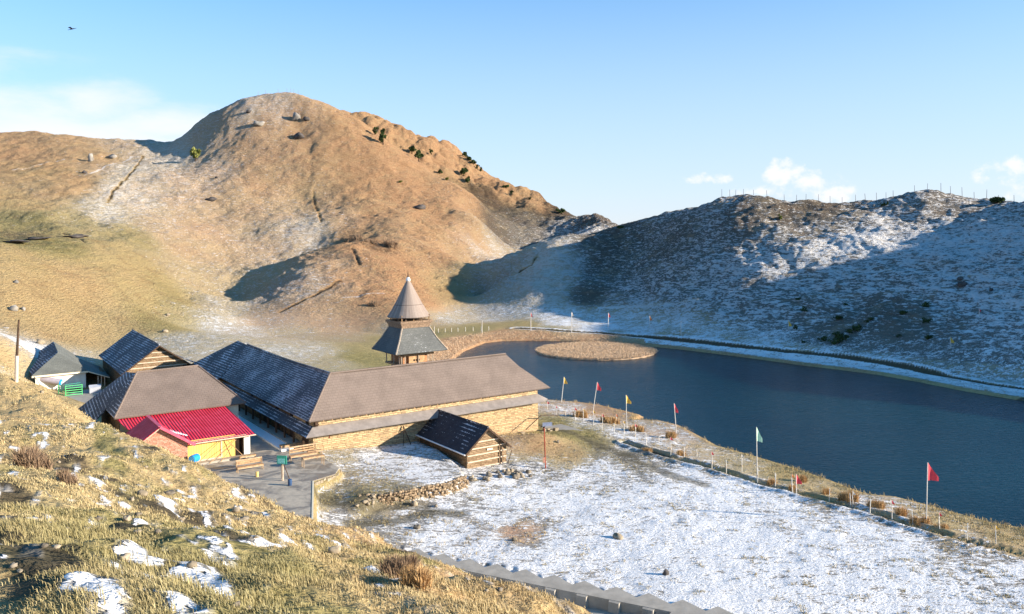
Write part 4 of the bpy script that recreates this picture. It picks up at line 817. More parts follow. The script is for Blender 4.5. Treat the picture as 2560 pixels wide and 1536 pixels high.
# ------------------------------------------------------------------ gabled and hipped houses of the village
def gable_house(name, label, O, w, l, zb, ze, zr, roof, wall, gable, e=.35, over=.5, zr_far=None, mat_sill=None, cat='hut'):
    """O near left wall corner; width along D1, length along D2, ridge along D2"""
    T = empty(name, W2(O, 0, 0, zb), label, cat); zf = zr_far or zr
    m = MB(); wall_box(m, O, 0, w, 0.12, l, zb - 1.5, ze - .12); m.build('wall', wall, T)
    # gable end wall, shaped to the roof
    s = (zr - ze) / (w / 2)
    m = MB(); a = [W2(O, 0, 0, zb - 1.5), W2(O, w, 0, zb - 1.5), W2(O, w, 0, ze), W2(O, w / 2, 0, zr - .1), W2(O, 0, 0, ze)]; b = [p + D2 * .14 for p in a]
    m.face(a); m.face(b[::-1]); n = 5
    for k in range(n): j = (k + 1) % n; m.face([a[j], a[k], b[k], b[j]])
    m.build('gable_wall', gable, T); m = MB()
    c = [p + D2 * (l - .14) for p in a]; d = [p + D2 * .14 for p in c]; m.face(c); m.face(d[::-1])
    for k in range(n): j = (k + 1) % n; m.face([c[j], c[k], d[k], d[j]])
    m.build('gable_wall', gable, T)
    L0, L1 = W2(O, -e, -over, ze - e * s + .06), W2(O, -e, l + over, ze - e * s + .06 + (zf - zr)); R0, R1 = W2(O, w + e, -over, ze - e * s + .06), W2(O, w + e, l + over, ze - e * s + .06 + (zf - zr))
    P0, P1 = W2(O, w / 2, -over, zr + .06), W2(O, w / 2, l + over, zf + .06)
    m = MB(); m.slab([L0, P0, P1, L1], .12); m.build('roof', roof[0], T); m = MB(); m.slab([P0, R0, R1, P1], .12); m.build('roof', roof[1], T)
    m = MB(); m.bar(L0 - UP * .09 - D2 * .03, P0 - UP * .09 - D2 * .03, .06, .16); m.bar(P0 - UP * .09 - D2 * .03, R0 - UP * .09 - D2 * .03, .06, .16); m.build('barge_board', M['wood_dark'], T)
    m = MB(); m.tube([P0 + UP * .03, P1 + UP * .03], .09, 6); m.build('ridge_cap', roof[0], T)
    return T
def hut():
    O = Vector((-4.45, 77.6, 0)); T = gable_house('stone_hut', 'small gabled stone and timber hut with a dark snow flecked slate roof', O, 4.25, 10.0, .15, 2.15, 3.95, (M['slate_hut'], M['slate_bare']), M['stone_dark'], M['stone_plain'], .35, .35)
    m = MB(); m.bar(W2(O, -.42, -.38, 1.86), W2(O, -.42, 10.4, 1.86), .10, .10); m.build('snow_rim', M['snow'], T)
    for k in range(5):
        m = MB(); z = .45 + k * .58; h = max(0., (z - 2.15) / 1.8); m.bar(W2(O, .02 + h * 2.1, -.05, z), W2(O, 4.23 - h * 2.1, -.05, z), .1, .10); m.build('timber', M['wood_pale'], T)
    m = MB(); m.bar(W2(O, 3.5, -.15, -.1), W2(O, 3.5, -.12, 2.5), .08); m.build('post', M['wood_dark'], T)
    m = MB(); m.box(W2(O, 2.4, -.06, 1.85), D1 * .6, D2 * .08, (0, 0, .16)); m.build('vent', M['cream'], T)
    m = MB()
    for k in range(9): m.bar(W2(O, 4.2 + .1, -.2, .3 + k * .001), W2(O, 4.75, -.2, 1.5), .05) if k == 0 else None
    m.build('prop', M['wood_dark'], T)
hut()
def back_house():
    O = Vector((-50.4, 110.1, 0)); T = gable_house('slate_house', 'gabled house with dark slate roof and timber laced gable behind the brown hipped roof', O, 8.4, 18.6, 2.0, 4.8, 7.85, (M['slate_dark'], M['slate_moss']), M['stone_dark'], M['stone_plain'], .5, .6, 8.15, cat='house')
    m = MB()
    for k in range(7):
        z = 3.2 + k * .62; h = max(0., (z - 4.8) / 3.05); m.bar(W2(O, .3 + h * 4.2, -.06, z), W2(O, 8.1 - h * 4.2, -.06, z), .1, .13)
    m.build('timber', M['wood_pale'], T)
    m = MB(); m.slab([W2(O, 5.9, -.6, 6.6), W2(O, 9.6, -.6, 4.75), W2(O, 9.6, 3, 4.75), W2(O, 5.9, 3, 6.6)], .1); m.build('patched_roof', M['slate_dark'], T)
    m = MB(); wall_box(m, O, 7.2, 8.35, -.04, .02, 3.2, 5.0); m.build('door', M['black'], T)
back_house()
def brown_house():
    FL = Vector((-37.4, 79.5, 0)); T = empty('hipped_house', W2(FL, 2, 2, 2), 'house under a large plain brown hipped roof behind the red tin roof', 'house')
    fr = 12.2; z = 5.22; P0 = W2(FL, 2.9, 5.2, 8.55); P1 = W2(FL, 8.85, 5.4, 8.6); A, B = W2(FL, 0, 0, z), W2(FL, fr, 0, z - .05); Cc, Dd = W2(FL, fr, 10.6, z), W2(FL, 0, 10.6, z)
    m = MB(); m.slab([A, B, P1, P0], .13); m.slab([B, Cc, P1], .13); m.slab([Cc, Dd, P0, P1], .13); m.build('roof', M['slate_bare'], T)
    m = MB(); m.slab([Dd, A, P0], .13)
    m.slab([W2(FL, -1.0, 5.4, 4.15), W2(FL, -1.6, 13.0, 4.2), W2(FL, 2.85, 11.5, 7.8), P0 - UP * .05], .12); m.build('side_roof', M['slate_dark'], T)
    m = MB(); m.slab([W2(FL, 2.85, 11.5, 7.7), W2(FL, 7, 12.5, 4.6), W2(FL, 7, 9, 5.4), P0 - UP * .2], .1); m.build('back_roof', M['slate_dark'], T)
    # loose tin sheets at the low corner
    for k in range(5):
        m = MB(); a = W2(FL, -1.15 - .05 * k, 4.9 + .9 * k, 4.02 - .03 * k); m.slab([a, a + D2 * .8, a + D2 * .8 - D1 * 1.1 - UP * .55, a - D1 * (1.1 + .1 * (k % 2)) - UP * .55], .04); m.build('tin_sheet', M['metal'] if k % 2 else M['slate_dark'], T)
    m = MB(); wall_box(m, FL, .55, fr - .6, .6, 10, .5, 5.3); m.build('wall', M['cream'], T)
    m = MB(); wall_box(m, FL, .5, .56, .6, 12, .5, 5.2); m.build('side_wall', M['stone_dark'], T)
    m = MB(); m.tube([P0 + UP * .02, P1 + UP * .02], .1, 6); m.tube([A + UP * .03, P0 + UP * .02], .09, 6); m.tube([B + UP * .03, P1 + UP * .02], .08, 6); m.build('ridge_cap', M['slate_bare'], T)
brown_house()
def red_house():
    Q = Vector((-24.35, 78.1, 0)); T = empty('red_roofed_house', W2(Q, -3, 0, 2.0), 'yellow boarded house with a bright red tin roof and pink gabled annex', 'house')
    # yellow boarded front under the lean-to
    m = MB(); wall_box(m, Q, -5.6, -1.35, 0, .12, 1.0, 4.05); m.build('front_wall', M['yellow'], T)
    m = MB(); wall_box(m, Q, -2.62, -2.50, -.05, 0, 2.2, 4.0); wall_box(m, Q, -5.5, -2.6, -.05, 0, 2.1, 2.25); wall_box(m, Q, -5.3, -.4, -.30, -.18, 3.85, 3.98); m.build('batten', M['wood_pale'], T)
    m = MB(); wall_box(m, Q, -1.35, -.55, .35, .45, 1.5, 4.0); m.build('door', M['black'], T)
    m = MB(); wall_box(m, Q, -.66, -.56, .1, .34, 2.05, 3.95); m.build('door_leaf', M['wood_dark'], T)
    m = MB(); wall_box(m, Q, -.55, .0, -.02, .40, 1.0, 3.84); m.build('pillar', M['white'], T)
    m = MB(); wall_box(m, Q, -.1, 0, .46, 6.6, 1.0, 3.93); m.build('side_wall', M['cream'], T)
    rt = MB(); rt.slab([W2(Q, -6.1, -.55, 3.92), W2(Q, .35, -.55, 3.92), W2(Q, .10, 9.0, 5.08), W2(Q, -9.9, 9.0, 5.08), W2(Q, -9.5, 5.2, 4.72)], .05); rt.build('roof', M['red_tin'], T)
    m = MB(); m.tube([W2(Q, .38, -.58, 3.88), W2(Q, -5.4, -.58, 3.86)], .06, 8); m.build('gutter', M['wood_pale'], T)
    # annex: ridge along D2
    G = Vector((-32.3, 71.4, 0)); w, ze, zr, l = 4.6, 4.35, 5.95, 5.0
    m = MB(); a = [W2(G, 0, 0, 1.5), W2(G, w, 0, 1.5), W2(G, w, 0, ze - .1), W2(G, w / 2, 0, zr - .08), W2(G, 0, 0, ze - .1)]; b = [p + D2 * .15 for p in a]; m.face(a); m.face(b[::-1])
    for k in range(5): j = (k + 1) % 5; m.face([a[j], a[k], b[k], b[j]])
    wall_box(m, G, 0, .15, .16, l, 1.5, ze - .15); wall_box(m, G, w - .15, w, .16, 2.3, 1.5, ze - .15); m.build('annex_wall', M['pink'], T)
    s = (zr - ze) / (w / 2); e = .45
    m = MB(); m.slab([W2(G, -e - .2, -.45, ze - (e + .2) * s), W2(G, w / 2, -.45, zr), W2(G, w / 2, l, zr), W2(G, -e - .2, l, ze - (e + .2) * s)], .05); m.build('annex_roof', M['red_tin'], T)
    m = MB(); m.slab([W2(G, w / 2, -.45, zr + .001), W2(G, w + e, -.45, ze - e * s), W2(G, w + e, .6, ze - e * s), W2(G, w / 2, l, zr + .001)], .05); m.build('annex_roof', M['red_tin'], T)
    m = MB(); m.bar(W2(G, w / 2, -.46, zr + .05), W2(G, w / 2, l, zr + .05), .30, .05); m.bar(W2(G, w / 2 - .02, -.48, zr + .0), W2(G, w + e + .1, -.48, ze - e * s - .03), .07, .24); m.build('flashing', m_plain('faded_red', (.55, .10, .16), .5, .15), T)
    m = MB(); m.bar(W2(G, -e, -.40, ze - e * s - .05), W2(G, w / 2, -.40, zr - .1), .05, .09); m.build('fascia', M['wood_pale'], T)
    for k in range(11):
        m = MB(); t = .12 + k * .075; a = W2(G, w / 2 + t * (w / 2 + .3) + .15, 1.9 - .6 * t, 0); z = 5.25 - .95 * t; ln = .35 + .5 * random.random() * (.4 + t); m.slab([Vector((a.x, a.y, z + .10)), Vector((a.x, a.y, z + .10)) + D1 * .22, Vector((a.x, a.y, z + .12)) + D1 * .12 + D2 * ln + UP * .13 * ln], .02); m.build('snow_streak', M['snow'], T)
    # plinth and bamboo poles leaning on the front
    m = MB(); wall_box(m, Q, -5.8, .3, -.75, -.02, 1.0, 2.12); m.build('plinth', M['concrete'], T)
    for x0, x1, z1 in ((-5.35, -4.9, 2.4), (-5.1, -2.7, 3.7), (-3.9, -1.3, 3.6), (-.7, -2.2, 3.8), (-2.9, -1.5, 3.2)):
        m = MB(); m.bar(W2(Q, x0, -.95, 2.0), W2(Q, x1, -.2, z1), .045); m.build('prop', M['wood'], T)
red_house()
def white_house():
    FL = Vector((-63.0, 111.2, 0)); T = empty('whitewashed_house', W2(FL, 2, 2, 1.7), 'whitewashed house with a mossy slate hipped roof at the far left', 'house'); z = 4.32
    A, B = W2(FL, 0, 0, z - .02), W2(FL, 6.6, 0, z); P0 = W2(FL, 3.5, 4.5, 6.55); P1 = W2(FL, 3.7, 12.6, 7.25); Cc, Dd = W2(FL, 6.6, 13, 4.9), W2(FL, .1, 13, 4.7)
    m = MB(); m.slab([A, B, P0], .12); m.build('front_roof', M['slate_moss'], T)
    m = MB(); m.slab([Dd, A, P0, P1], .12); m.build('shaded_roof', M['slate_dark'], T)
    m = MB(); m.slab([B, Cc, P1, P0], .12); m.slab([Cc, Dd, P1], .12); m.build('sunny_roof', M['slate_moss'], T)
    m = MB(); m.slab([W2(FL, 6.0, .1, z + .05), W2(FL, 9.3, .1, 3.2), W2(FL, 9.3, 8.5, 3.5), W2(FL, 5.4, 8.5, 5.6)], .12); m.build('porch_roof', M['slate_moss'], T)
    m = MB(); wall_box(m, FL, .45, 6.4, .45, 12.5, .8, 4.35); m.build('wall', M['white'], T)
    m = MB(); wall_box(m, FL, 6.41, 9.0, 3.5, 8.2, .8, 3.6); m.build('porch_wall', M['stone_dark'], T)
    m = MB(); m.bar(W2(FL, 0, -.03, z - .2), W2(FL, 6.6, -.03, z - .18), .05, .22); m.bar(W2(FL, 6.6, 0, z - .15), W2(FL, 9.3, .05, 3.05), .05, .12); m.build('fascia', M['cream'], T)
    for a in (7.9, 8.3, 8.7):
        m = MB(); m.bar(W2(FL, a, .35, 1.2), W2(FL, a, .35, 3.4), .12); m.build('post', M['wood_pale'], T)
    m = MB(); m.bar(W2(FL, .3, -.1, 4.2), W2(FL, 1.6, -1.4, 1.9), .08); m.build('prop', M['wood_pale'], T)
white_house()
# ------------------------------------------------------------------ paving, kerbs, steps, retaining walls
def prism(name, L, z0, z1, mat, label=None, cat=None, kind=None):
    m = MB(); top = [Vector((x, y, z1)) for x, y in L]; bot = [Vector((x, y, z0)) for x, y in L]
    ar = sum(L[i][0] * L[(i + 1) % len(L)][1] - L[(i + 1) % len(L)][0] * L[i][1] for i in range(len(L)))
    if ar < 0: top.reverse(); bot.reverse()
    m.face(top); m.face(bot[::-1]); n = len(L)
    for k in range(n): j = (k + 1) % n; m.face([bot[k], bot[j], top[j], top[k]])
    return tag(m.build(name, mat, origin=(L[0][0], L[0][1], z0)), label, cat, None, kind)
def m_yard():
    t = Nt('yard_concrete'); P = t.pos(); a = t.noise(P, .42, 5, .65, .8); b = t.noise(P, 2.5, 5, .65)
    c = t.mix(t.rng(a, .42, .58), (.21, .18, .145), (.52, .45, .35)); c = t.mix(t.rng(b, .3, .7, 0, .5), c, (.30, .27, .23)); t.col(c)
    t.set(t.b.inputs['Roughness'], t.rng(a, .38, .62, .35, .95)); t.bump(b, .35, .05); return t.m
prism('pavement', YARD, .2, 1.93, m_yard(), kind='structure')
def yard_edges():
    # stone facing of the bench terrace and pale kerb of the walkway
    T = empty('yard_wall', at(785, 1203, .8), 'low stone faced edge under the benches beside the walkway', 'wall')
    a, b, c = at(783, 1203, 1.9), at(839, 1186, 1.9), at(849, 1171, 1.9); m = MB()
    for p, q in ((a, b), (b, c)):
        d = (q - p); n = int(d.length / .32)
        for i in range(n):
            for r in range(4):
                o = p + d * ((i + .5) / n) + Vector((random.uniform(-.04, .04), random.uniform(-.10, .0), 0)); o.z = .55 + r * .33
                m.box(o, d.normalized() * random.uniform(.24, .34), d.normalized().cross(UP) * random.uniform(.2, .35), (0, 0, random.uniform(.24, .33)))
    m.build('facing_stones', M['rock_lt'], T)
    m = MB(); m.bar(at(783, 1203, 1.935), at(781, 1300, 1.935), .12, .05); tag(m.build('kerb', M['cream'], origin=at(782, 1250, 1.9)), 'thin pale kerb along the right side of the concrete walkway', 'kerb')
    prism('courtyard_slab', pol(2.05, [(160, 990), (184, 1040), (212, 1056), (262, 1030), (300, 992), (262, 975), (215, 974)]), 1.0, 2.05, M['concrete'], 'bare concrete slab between the white house and the brown roof', 'slab')
yard_edges()
def stone(m, p, r, sq=.7):
    """one irregular stone in a builder"""
    n1, n2 = 7, 4; rings = []; ph = random.random() * 6; k1, k2 = random.random() * 6, random.random() * 6; ex = random.uniform(.8, 1.35)
    for i in range(1, n2):
        a = math.pi * i / n2
        rings.append([Vector(p) + Vector((r * ex * math.sin(a) * math.cos(2 * math.pi * k / n1 + ph) * (1 + .22 * math.sin(k * 2.1 + k1)), r * math.sin(a) * math.sin(2 * math.pi * k / n1 + ph) * (1 + .22 * math.cos(k * 1.7 + k2)), r * sq * math.cos(a) * (1 + .15 * math.sin(k + k2)))) for k in range(n1)])
    t, b = Vector(p) + UP * r * sq, Vector(p) - UP * r * sq
    for k in range(n1):
        j = (k + 1) % n1; m.face([rings[0][k], rings[0][j], t]); m.face([rings[-1][j], rings[-1][k], b])
        for A, B in zip(rings[:-1], rings[1:]): m.face([B[k], B[j], A[j], A[k]])
M['rock_wall'] = m_plain('wall_rock', (.30, .22, .14), 1, .55, 5, bump=.8)
def retaining():
    L = [at(898, 1237, 1.25), at(960, 1235, 1.25), at(1010, 1226, 1.25), at(1060, 1216, 1.25), at(1110, 1208, 1.25), at(1166, 1188, 1.25)]
    m = MB()
    for p, q in zip(L[:-1], L[1:]):
        d = q - p; n = int(d.length / .22)
        for i in range(n):
            for r in range(6):
                o = p + d * ((i + random.random()) / n) + d.normalized().cross(UP) * random.uniform(-.05, .22) * (1 - r / 7); o.z = .12 + r * .21 + random.uniform(-.04, .04); stone(m, o, random.uniform(.09, .21), random.uniform(.5, .9))
    o = m.build('retaining_wall', M['rock_wall'], origin=L[2]); tag(o, 'rough dry stone retaining wall holding the snowy terrace beside the small hut', 'wall')
retaining()
def saw_steps():
    Z = ZIG0; T = empty('concrete_terrace', (Z.x, Z.y, -.9), 'long grey concrete ledge with saw toothed edges above the snowfield', 'terrace')
    a, b = 1.83, .985; out = [Z - _d1 * b * 2 + _d2 * a * 2]
    out = []; p = Z - _d1 * (b * 2) + _d2 * (a * 2)
    for k in range(13):
        out.append(p.copy()); p = p - _d2 * a; out.append(p.copy()); p = p + _d1 * b
    for v in out: v.z = .22
    e = Vector((.88, -.47, 0)); nn = Vector((-.47, -.88, 0)); base = out[0] + nn * 1.9; inn = [base + e * ((v - out[0]).dot(e)) for v in out]; m = MB()
    for i in range(len(out) - 1):
        A, B, C, D = out[i], out[i + 1], inn[i + 1], inn[i]; m.face([A, D, C, B]); lo = UP * -2.4; m.face([D, D + lo, C + lo, C]); m.face([B, B + lo, A + lo, A])
    m.build('ledge', M['concrete'], T)
    for k in range(11):
        q = inn[0] + e * (.6 + 2.08 * k) + nn * .15; mm = MB(); mm.hexa([q - e * .45 - nn * .16 + UP * -2.3, q - e * .45 + nn * .30 + UP * -2.3, q + e * .45 + nn * .30 + UP * -2.3, q + e * .45 - nn * .16 + UP * -2.3], [q - e * .30 - nn * .16 + UP * -.02, q - e * .25 + nn * .05 + UP * -.05, q + e * .40 + nn * .10 + UP * -.05, q + e * .42 - nn * .16 + UP * -.02]); mm.build('pier', M['concrete'], T)
    m = MB(); s1 = Vector((-.47, -.88, 0)); q0, q1 = inn[0] + s1 * -.6, inn[-5] + s1 * -.6; m.slab([q0 + UP * -1.7, q1 + UP * -.3, q1 + s1 * 6 + UP * -.2, q0 + s1 * 5 + UP * -1.7], .3); m.build('lower_slab', M['concrete'], T)
    m = MB(); m.slab([inn[-6] + UP * .004, inn[-1] + Vector((1.0, -.6, .004)), inn[-1] + Vector((-.8, -5, .004)), inn[-6] + s1 * 4.5 + UP * .004], .5); m.build('lower_slab', M['concrete'], T)
saw_steps()

# ------------------------------------------------------------------ yard furniture
M['bench_wood'] = m_plain('bench_wood', (.44, .31, .19), .8, .25, 6)
def bench(name, label, p, L, Wd, H, back=0.0, mat=None, th=.06, slats=False, ang=D1):
    d = ang; c = Vector((-d.y, d.x, 0)); T = empty(name, p, label, 'bench' if 'bench' in name else 'table', 'benches and tables in the yard'); mat = mat or M['bench_wood']
    m = MB(); m.box(p + d * L / 2 + c * Wd / 2 + UP * (H - th), d * L, c * Wd, (0, 0, th)); m.build('top', mat if slats else M['wood'], T)
    for a, b in ((.05, .04), (L - .05, .04), (.05, Wd - .04), (L - .05, Wd - .04)):
        m = MB(); o = p + d * a + c * b; m.bar(o, o + UP * (H - th - .002 + (back if b > .1 else 0)), .06); m.build('leg', mat, T)
    m = MB(); m.bar(p + d * .05 + c * .03 + UP * (H - th - .05), p + d * (L - .05) + c * .03 + UP * (H - th - .05), .04, .09); m.build('rail', mat, T)
    if back:
        for k in range(3):
            m = MB(); h = H + back * (.35 + .3 * k); m.bar(p + d * 0 + c * Wd + UP * h, p + d * L + c * Wd + UP * h, .03, .13); m.build('back_slat', M['wood'] if k < 2 else mat, T)
    return T
bench('table', 'plain wooden table with pale legs standing nearest the stone edge', at(759, 1171, 1.93), 1.9, .55, .85)
bench('bench', 'long wooden bench with slatted back behind the green sign', at(727, 1159, 1.93), 2.5, .5, .6, .7)
bench('bench', 'pale plank bench on a dark base at the corner of the stone house', at(703, 1128, 1.93), 2.4, .5, .5, 0, th=.14)
bench('bench', 'brown slatted bench with tall back at the left of the yard', at(594, 1184, 1.93), 2.25, .5, .45, .5)
bench('bench', 'small pale bench beside the plinth of the yellow front', at(600, 1154, 1.93), 1.45, .35, .42)
bench('bench', 'low wooden bench between the table and the stone house', at(770, 1142, 1.93), 1.4, .35, .45)
def sign():
    p = at(707, 1202, 1.93); T = empty('sign_board', p, 'green and pale blue board on a single pale post in the yard', 'sign')
    m = MB(); m.bar(p, p + UP * 2.05, .13); m.build('post', M['wood_pale'], T)
    c = Vector((.98, -.2, 0)); n = Vector((-.2, -.98, 0)); o = p + UP * 1.38 + n * .1
    m = MB(); m.box(o, c * .86, n * .05, (0, 0, .70)); m.build('board', M['teal'], T)
    m = MB(); m.box(o + n * .03 + UP * .06 - c * .06, c * .60, n * .02, (0, 0, .40)); m.build('panel', m_plain('pale_teal', (.25, .66, .62), .6, .2, 9), T)
    for k in (-1, 1): m = MB(); m.bar(p + c * .35 * k - n * .5, p + UP * 1.4 + c * .1 * k, .05); m.build('stay', M['wood_dark'], T)
sign()
def drum(name, label, p, r, h, axis, mat, cap):
    T = empty(name, p, label, 'drum'); ax = Vector(axis).normalized(); m = MB(); pts = [p + ax * (h * t) + UP * (r if abs(ax.z) < .5 else 0) for t in (0, .02, .30, .32, .34, .64, .66, .68, .98, 1)]
    m.tube(pts, [r * .93, r, r, r * 1.05, r, r, r * 1.05, r, r, r * .93], 18); m.build('shell', mat, T, smooth=False)
    m = MB(); m.tube([pts[0] - ax * .02, pts[0] - ax * .005], r * .8, 16); m.build('lid', cap, T); return T
drum('drum', 'bright blue plastic drum lying by the corner of the yellow boards', ground(479, 1160, 40), .34, .8, (.25, .95, 0), M['blue'], m_plain('light_blue', (.16, .55, .85), .5, .1))
drum('bucket', 'yellow can standing at the end of the brown slatted bench', at(643, 1192, 1.93), .13, .42, (0, 0, 1), m_plain('yellow_can', (.8, .58, .2), .5, .1), M['wood_pale'])
drum('bin', 'dark blue bin beside the top of the walkway', at(725, 1214, 1.93), .16, .5, (0, 0, 1), m_plain('dark_blue', (.03, .07, .16), .5, .2), M['black'])
def hose():
    m = MB(); a, b = at(486, 1158, 2.1), at(702, 1150, 2.6); pts = [sub(a, b, k / 12) - UP * .35 * math.sin(math.pi * k / 12) for k in range(13)]; m.tube(pts, .018, 5)
    tag(m.build('cable', M['white'], origin=a), 'thin pale cable strung from the blue drum to the green sign', 'cable')
hose()
# behind the hipped roof: boiler, rail, tank, shed
def boiler():
    p = at(152, 976, 2.1); T = empty('water_boiler', p, 'long grey cylinder with a bright blue end on white legs before the white house', 'boiler'); a = p + UP * 1.05; b = a - D1 * 2.2 + D2 * 1.3 + UP * .5
    m = MB(); m.tube([a, sub(a, b, .03), b], [.40, .42, .42], 20); m.build('cylinder', m_plain('grey_tank', (.42, .38, .42), .6, .1, 2), T, smooth=False)
    m = MB(); d = (a - b).normalized(); m.tube([a, a + d * .07, a + d * .10], [.43, .43, .30], 20); m.build('end_cap', M['blue'], T)
    m = MB(); m.bar(a + d * .11 - UP * .3, a + d * .11 + UP * .3, .05); m.bar(a + d * .11 - D1 * .3, a + d * .11 + D1 * .3, .05); m.build('wheel', M['white'], T)
    for t, s in ((.05, .2), (.12, -.2), (.9, 0)):
        m = MB(); q = sub(a, b, t); m.bar(q - UP * .4, Vector((q.x + s, q.y, 1.9)), .07); m.build('leg', M['white'], T)
boiler()
def rails():
    p = at(164, 992, 2.05); T = empty('railing', p, 'bright green railing with five bars on the concrete slab', 'railing')
    for k in range(5): m = MB(); z = UP * (.15 + k * .29); m.bar(p + z, p + D1 * 1.9 + z, .05, .07); m.bar(p + z, p + D2 * 2.0 - D1 * .6 + z, .05, .07); m.build('bar', M['green'], T)
    for q in (p, p + D1 * 1.9, p + D2 * 2 - D1 * .6): m = MB(); m.bar(q, q + UP * 1.4, .07); m.build('post', M['green'], T)
    m = MB(); m.bar(p + UP * 1.42 + D2 * .6, p + D1 * 1.8 + UP * 1.5 + D2 * .6, .05); m.build('bar', M['teal'], T)
rails()
def tank():
    p = at(238, 982, 2.05); T = empty('water_tank', p, 'grey box tank with a sloping lid in front of the porch', 'tank'); m = MB()
    m.hexa([p - D1 * .7 - D2 * .4, p + D1 * .7 - D2 * .4, p + D1 * .7 + D2 * .4, p - D1 * .7 + D2 * .4], [p - D1 * .7 - D2 * .4 + UP * .7, p + D1 * .6 - D2 * .4 + UP * .75, p + D1 * .7 + D2 * .4 + UP * .95, p - D1 * .65 + D2 * .4 + UP * .95]); m.build('body', m_plain('grey_paint', (.36, .38, .42), .5, .1, 2), T)
    m = MB(); m.slab([p - D1 * .75 - D2 * .45 + UP * .74, p + D1 * .66 - D2 * .45 + UP * .79, p + D1 * .75 + D2 * .45 + UP * .99, p - D1 * .7 + D2 * .45 + UP * .99], .03); m.build('lid', m_plain('pale_grey', (.5, .52, .56), .5, .1, 2), T)
tank()
def shed():
    g = ground(68, 905, 100); p = Vector((g.x, g.y + 2, g.z)); p = atY(70, 903, 131); T = empty('green_shed', p, 'small green shed with a pale curved tin roof behind the white house', 'shed'); w = .95
    m = MB(); m.hexa([p + Vector((-w, -.8, -1)), p + Vector((w, -.8, -1)), p + Vector((w, 1.6, -1)), p + Vector((-w, 1.6, -1))], [p + Vector((-w, -.8, 1.2)), p + Vector((w, -.8, 1.2)), p + Vector((w, 1.6, 1.2)), p + Vector((-w, 1.6, 1.2))]); m.build('wall', M['teal'], T)
    m = MB(); n = 8; L = [(-1.15 + 2.3 * k / n, 1.12 + .62 * math.sin(math.pi * k / n)) for k in range(n + 1)]
    for (a, za), (b, zb) in zip(L[:-1], L[1:]): m.slab([p + Vector((a, -1.1, za)), p + Vector((b, -1.1, zb)), p + Vector((b, 1.9, zb)), p + Vector((a, 1.9, za))], .06)
    m.build('roof', m_plain('pale_tin', (.66, .66, .64), .5, .15, 3), T)
    m = MB(); m.box(p + Vector((0, -.83, 1.2)), (1.7, 0, 0), (0, .05, 0), (0, 0, .18)); m.build('opening', M['black'], T)
shed()
def utility_pole():
    g = ground(41, 956, 40, 110); T = empty('utility_pole', g, 'tall dark pole with a pale painted foot on the left bank', 'pole'); s = g.y / F
    H1, H2 = 66 * s, 156 * s; m = MB(); m.tube([g - UP * .3, g + Vector((2.5 * s, 0, H1))], 4.2 * s, 8); m.build('painted_foot', m_plain('pale_pink_paint', (.66, .52, .42), .7, .15), T)
    m = MB(); m.tube([g + Vector((2.5 * s, 0, H1)), g + Vector((9 * s, 0, H2))], [3.4 * s, 2.2 * s], 8); m.build('shaft', M['wood_dark'], T)
utility_pole()
def lamp_pole():
    p = at(1364, 1172, .1); p.z = hz1(p.x, p.y); T = empty('solar_lamp', p, 'rusty lamp pole with a small tilted solar panel standing in the snow', 'lamp pole'); s = p.y / F; H = 108 * s
    m = MB(); m.tube([p - UP * .2, p + Vector((-.08, 0, H))], .055, 8); m.build('pole', M['rust'], T); q = p + Vector((-.08, 0, H))
    m = MB(); m.slab([q + Vector((-.15, -.35, -.02)), q + Vector((.75, -.25, .0)), q + Vector((.78, .35, .20)), q + Vector((-.12, .25, .18))], .04); m.build('solar_panel', m_plain('panel_grey', (.30, .31, .36), .4, .2, 6, .5), T)
    m = MB(); m.box(q + Vector((-.02, 0, -.22)), (.2, 0, 0), (0, .2, 0), (0, 0, .26)); m.bar(q + Vector((0, 0, -.1)), q + Vector((-.35, -.1, -.15)), .06); m.build('lamp_head', M['black'], T)
    m = MB(); m.box(p + Vector((-.14, -.06, .55)), (.2, 0, 0), (0, .14, 0), (0, 0, .5)); m.build('battery_box', m_plain('faded_orange', (.62, .32, .22), .6, .2), T)
lamp_pole()

# ------------------------------------------------------------------ prayer flags and posts
FLAGM = {'yellow': m_plain('yellow_cloth', (.74, .45, .08), .8, .1, 8), 'red': m_plain('red_cloth', (.66, .07, .09), .8, .12, 8), 'green': m_plain('green_cloth', (.42, .66, .48), .8, .1, 8), 'white': m_plain('pale_cloth', (.66, .62, .55), .8, .1, 8), 'orange': m_plain('orange_cloth', (.72, .22, .06), .8, .1, 8)}
M['pole'] = m_plain('pale_pole', (.62, .58, .52), .6, .12, 6); M['post'] = m_plain('white_post', (.74, .70, .62), .7, .15, 6)
def pennant(q, h, w, mat, T, droop=.3, lean=Vector((1, 0, 0))):
    h *= random.uniform(.8, 1.02); w *= random.uniform(.65, 1.1); droop *= random.uniform(.3, 1.8); m = MB(); n = 5; rows = []
    for k in range(n + 1):
        t = k / n; x = w * t; top = -h * (.15 + .75 * t) * 1.0 if k else 0.0; bot = -h; wv = .12 * w * math.sin(t * 5.0)
        rows.append((q + lean * x + Vector((0, wv, -h * t * .82)), q + lean * (x * 1.0) + Vector((0, wv, -h - droop * h * .2 * t))))
    for (a, b), (c, d) in zip(rows[:-1], rows[1:]):
        m.face([a, b, d, c]); o = Vector((0, .015, 0)); m.face([c + o, d + o, b + o, a + o])
    m.build('flag', mat, T)
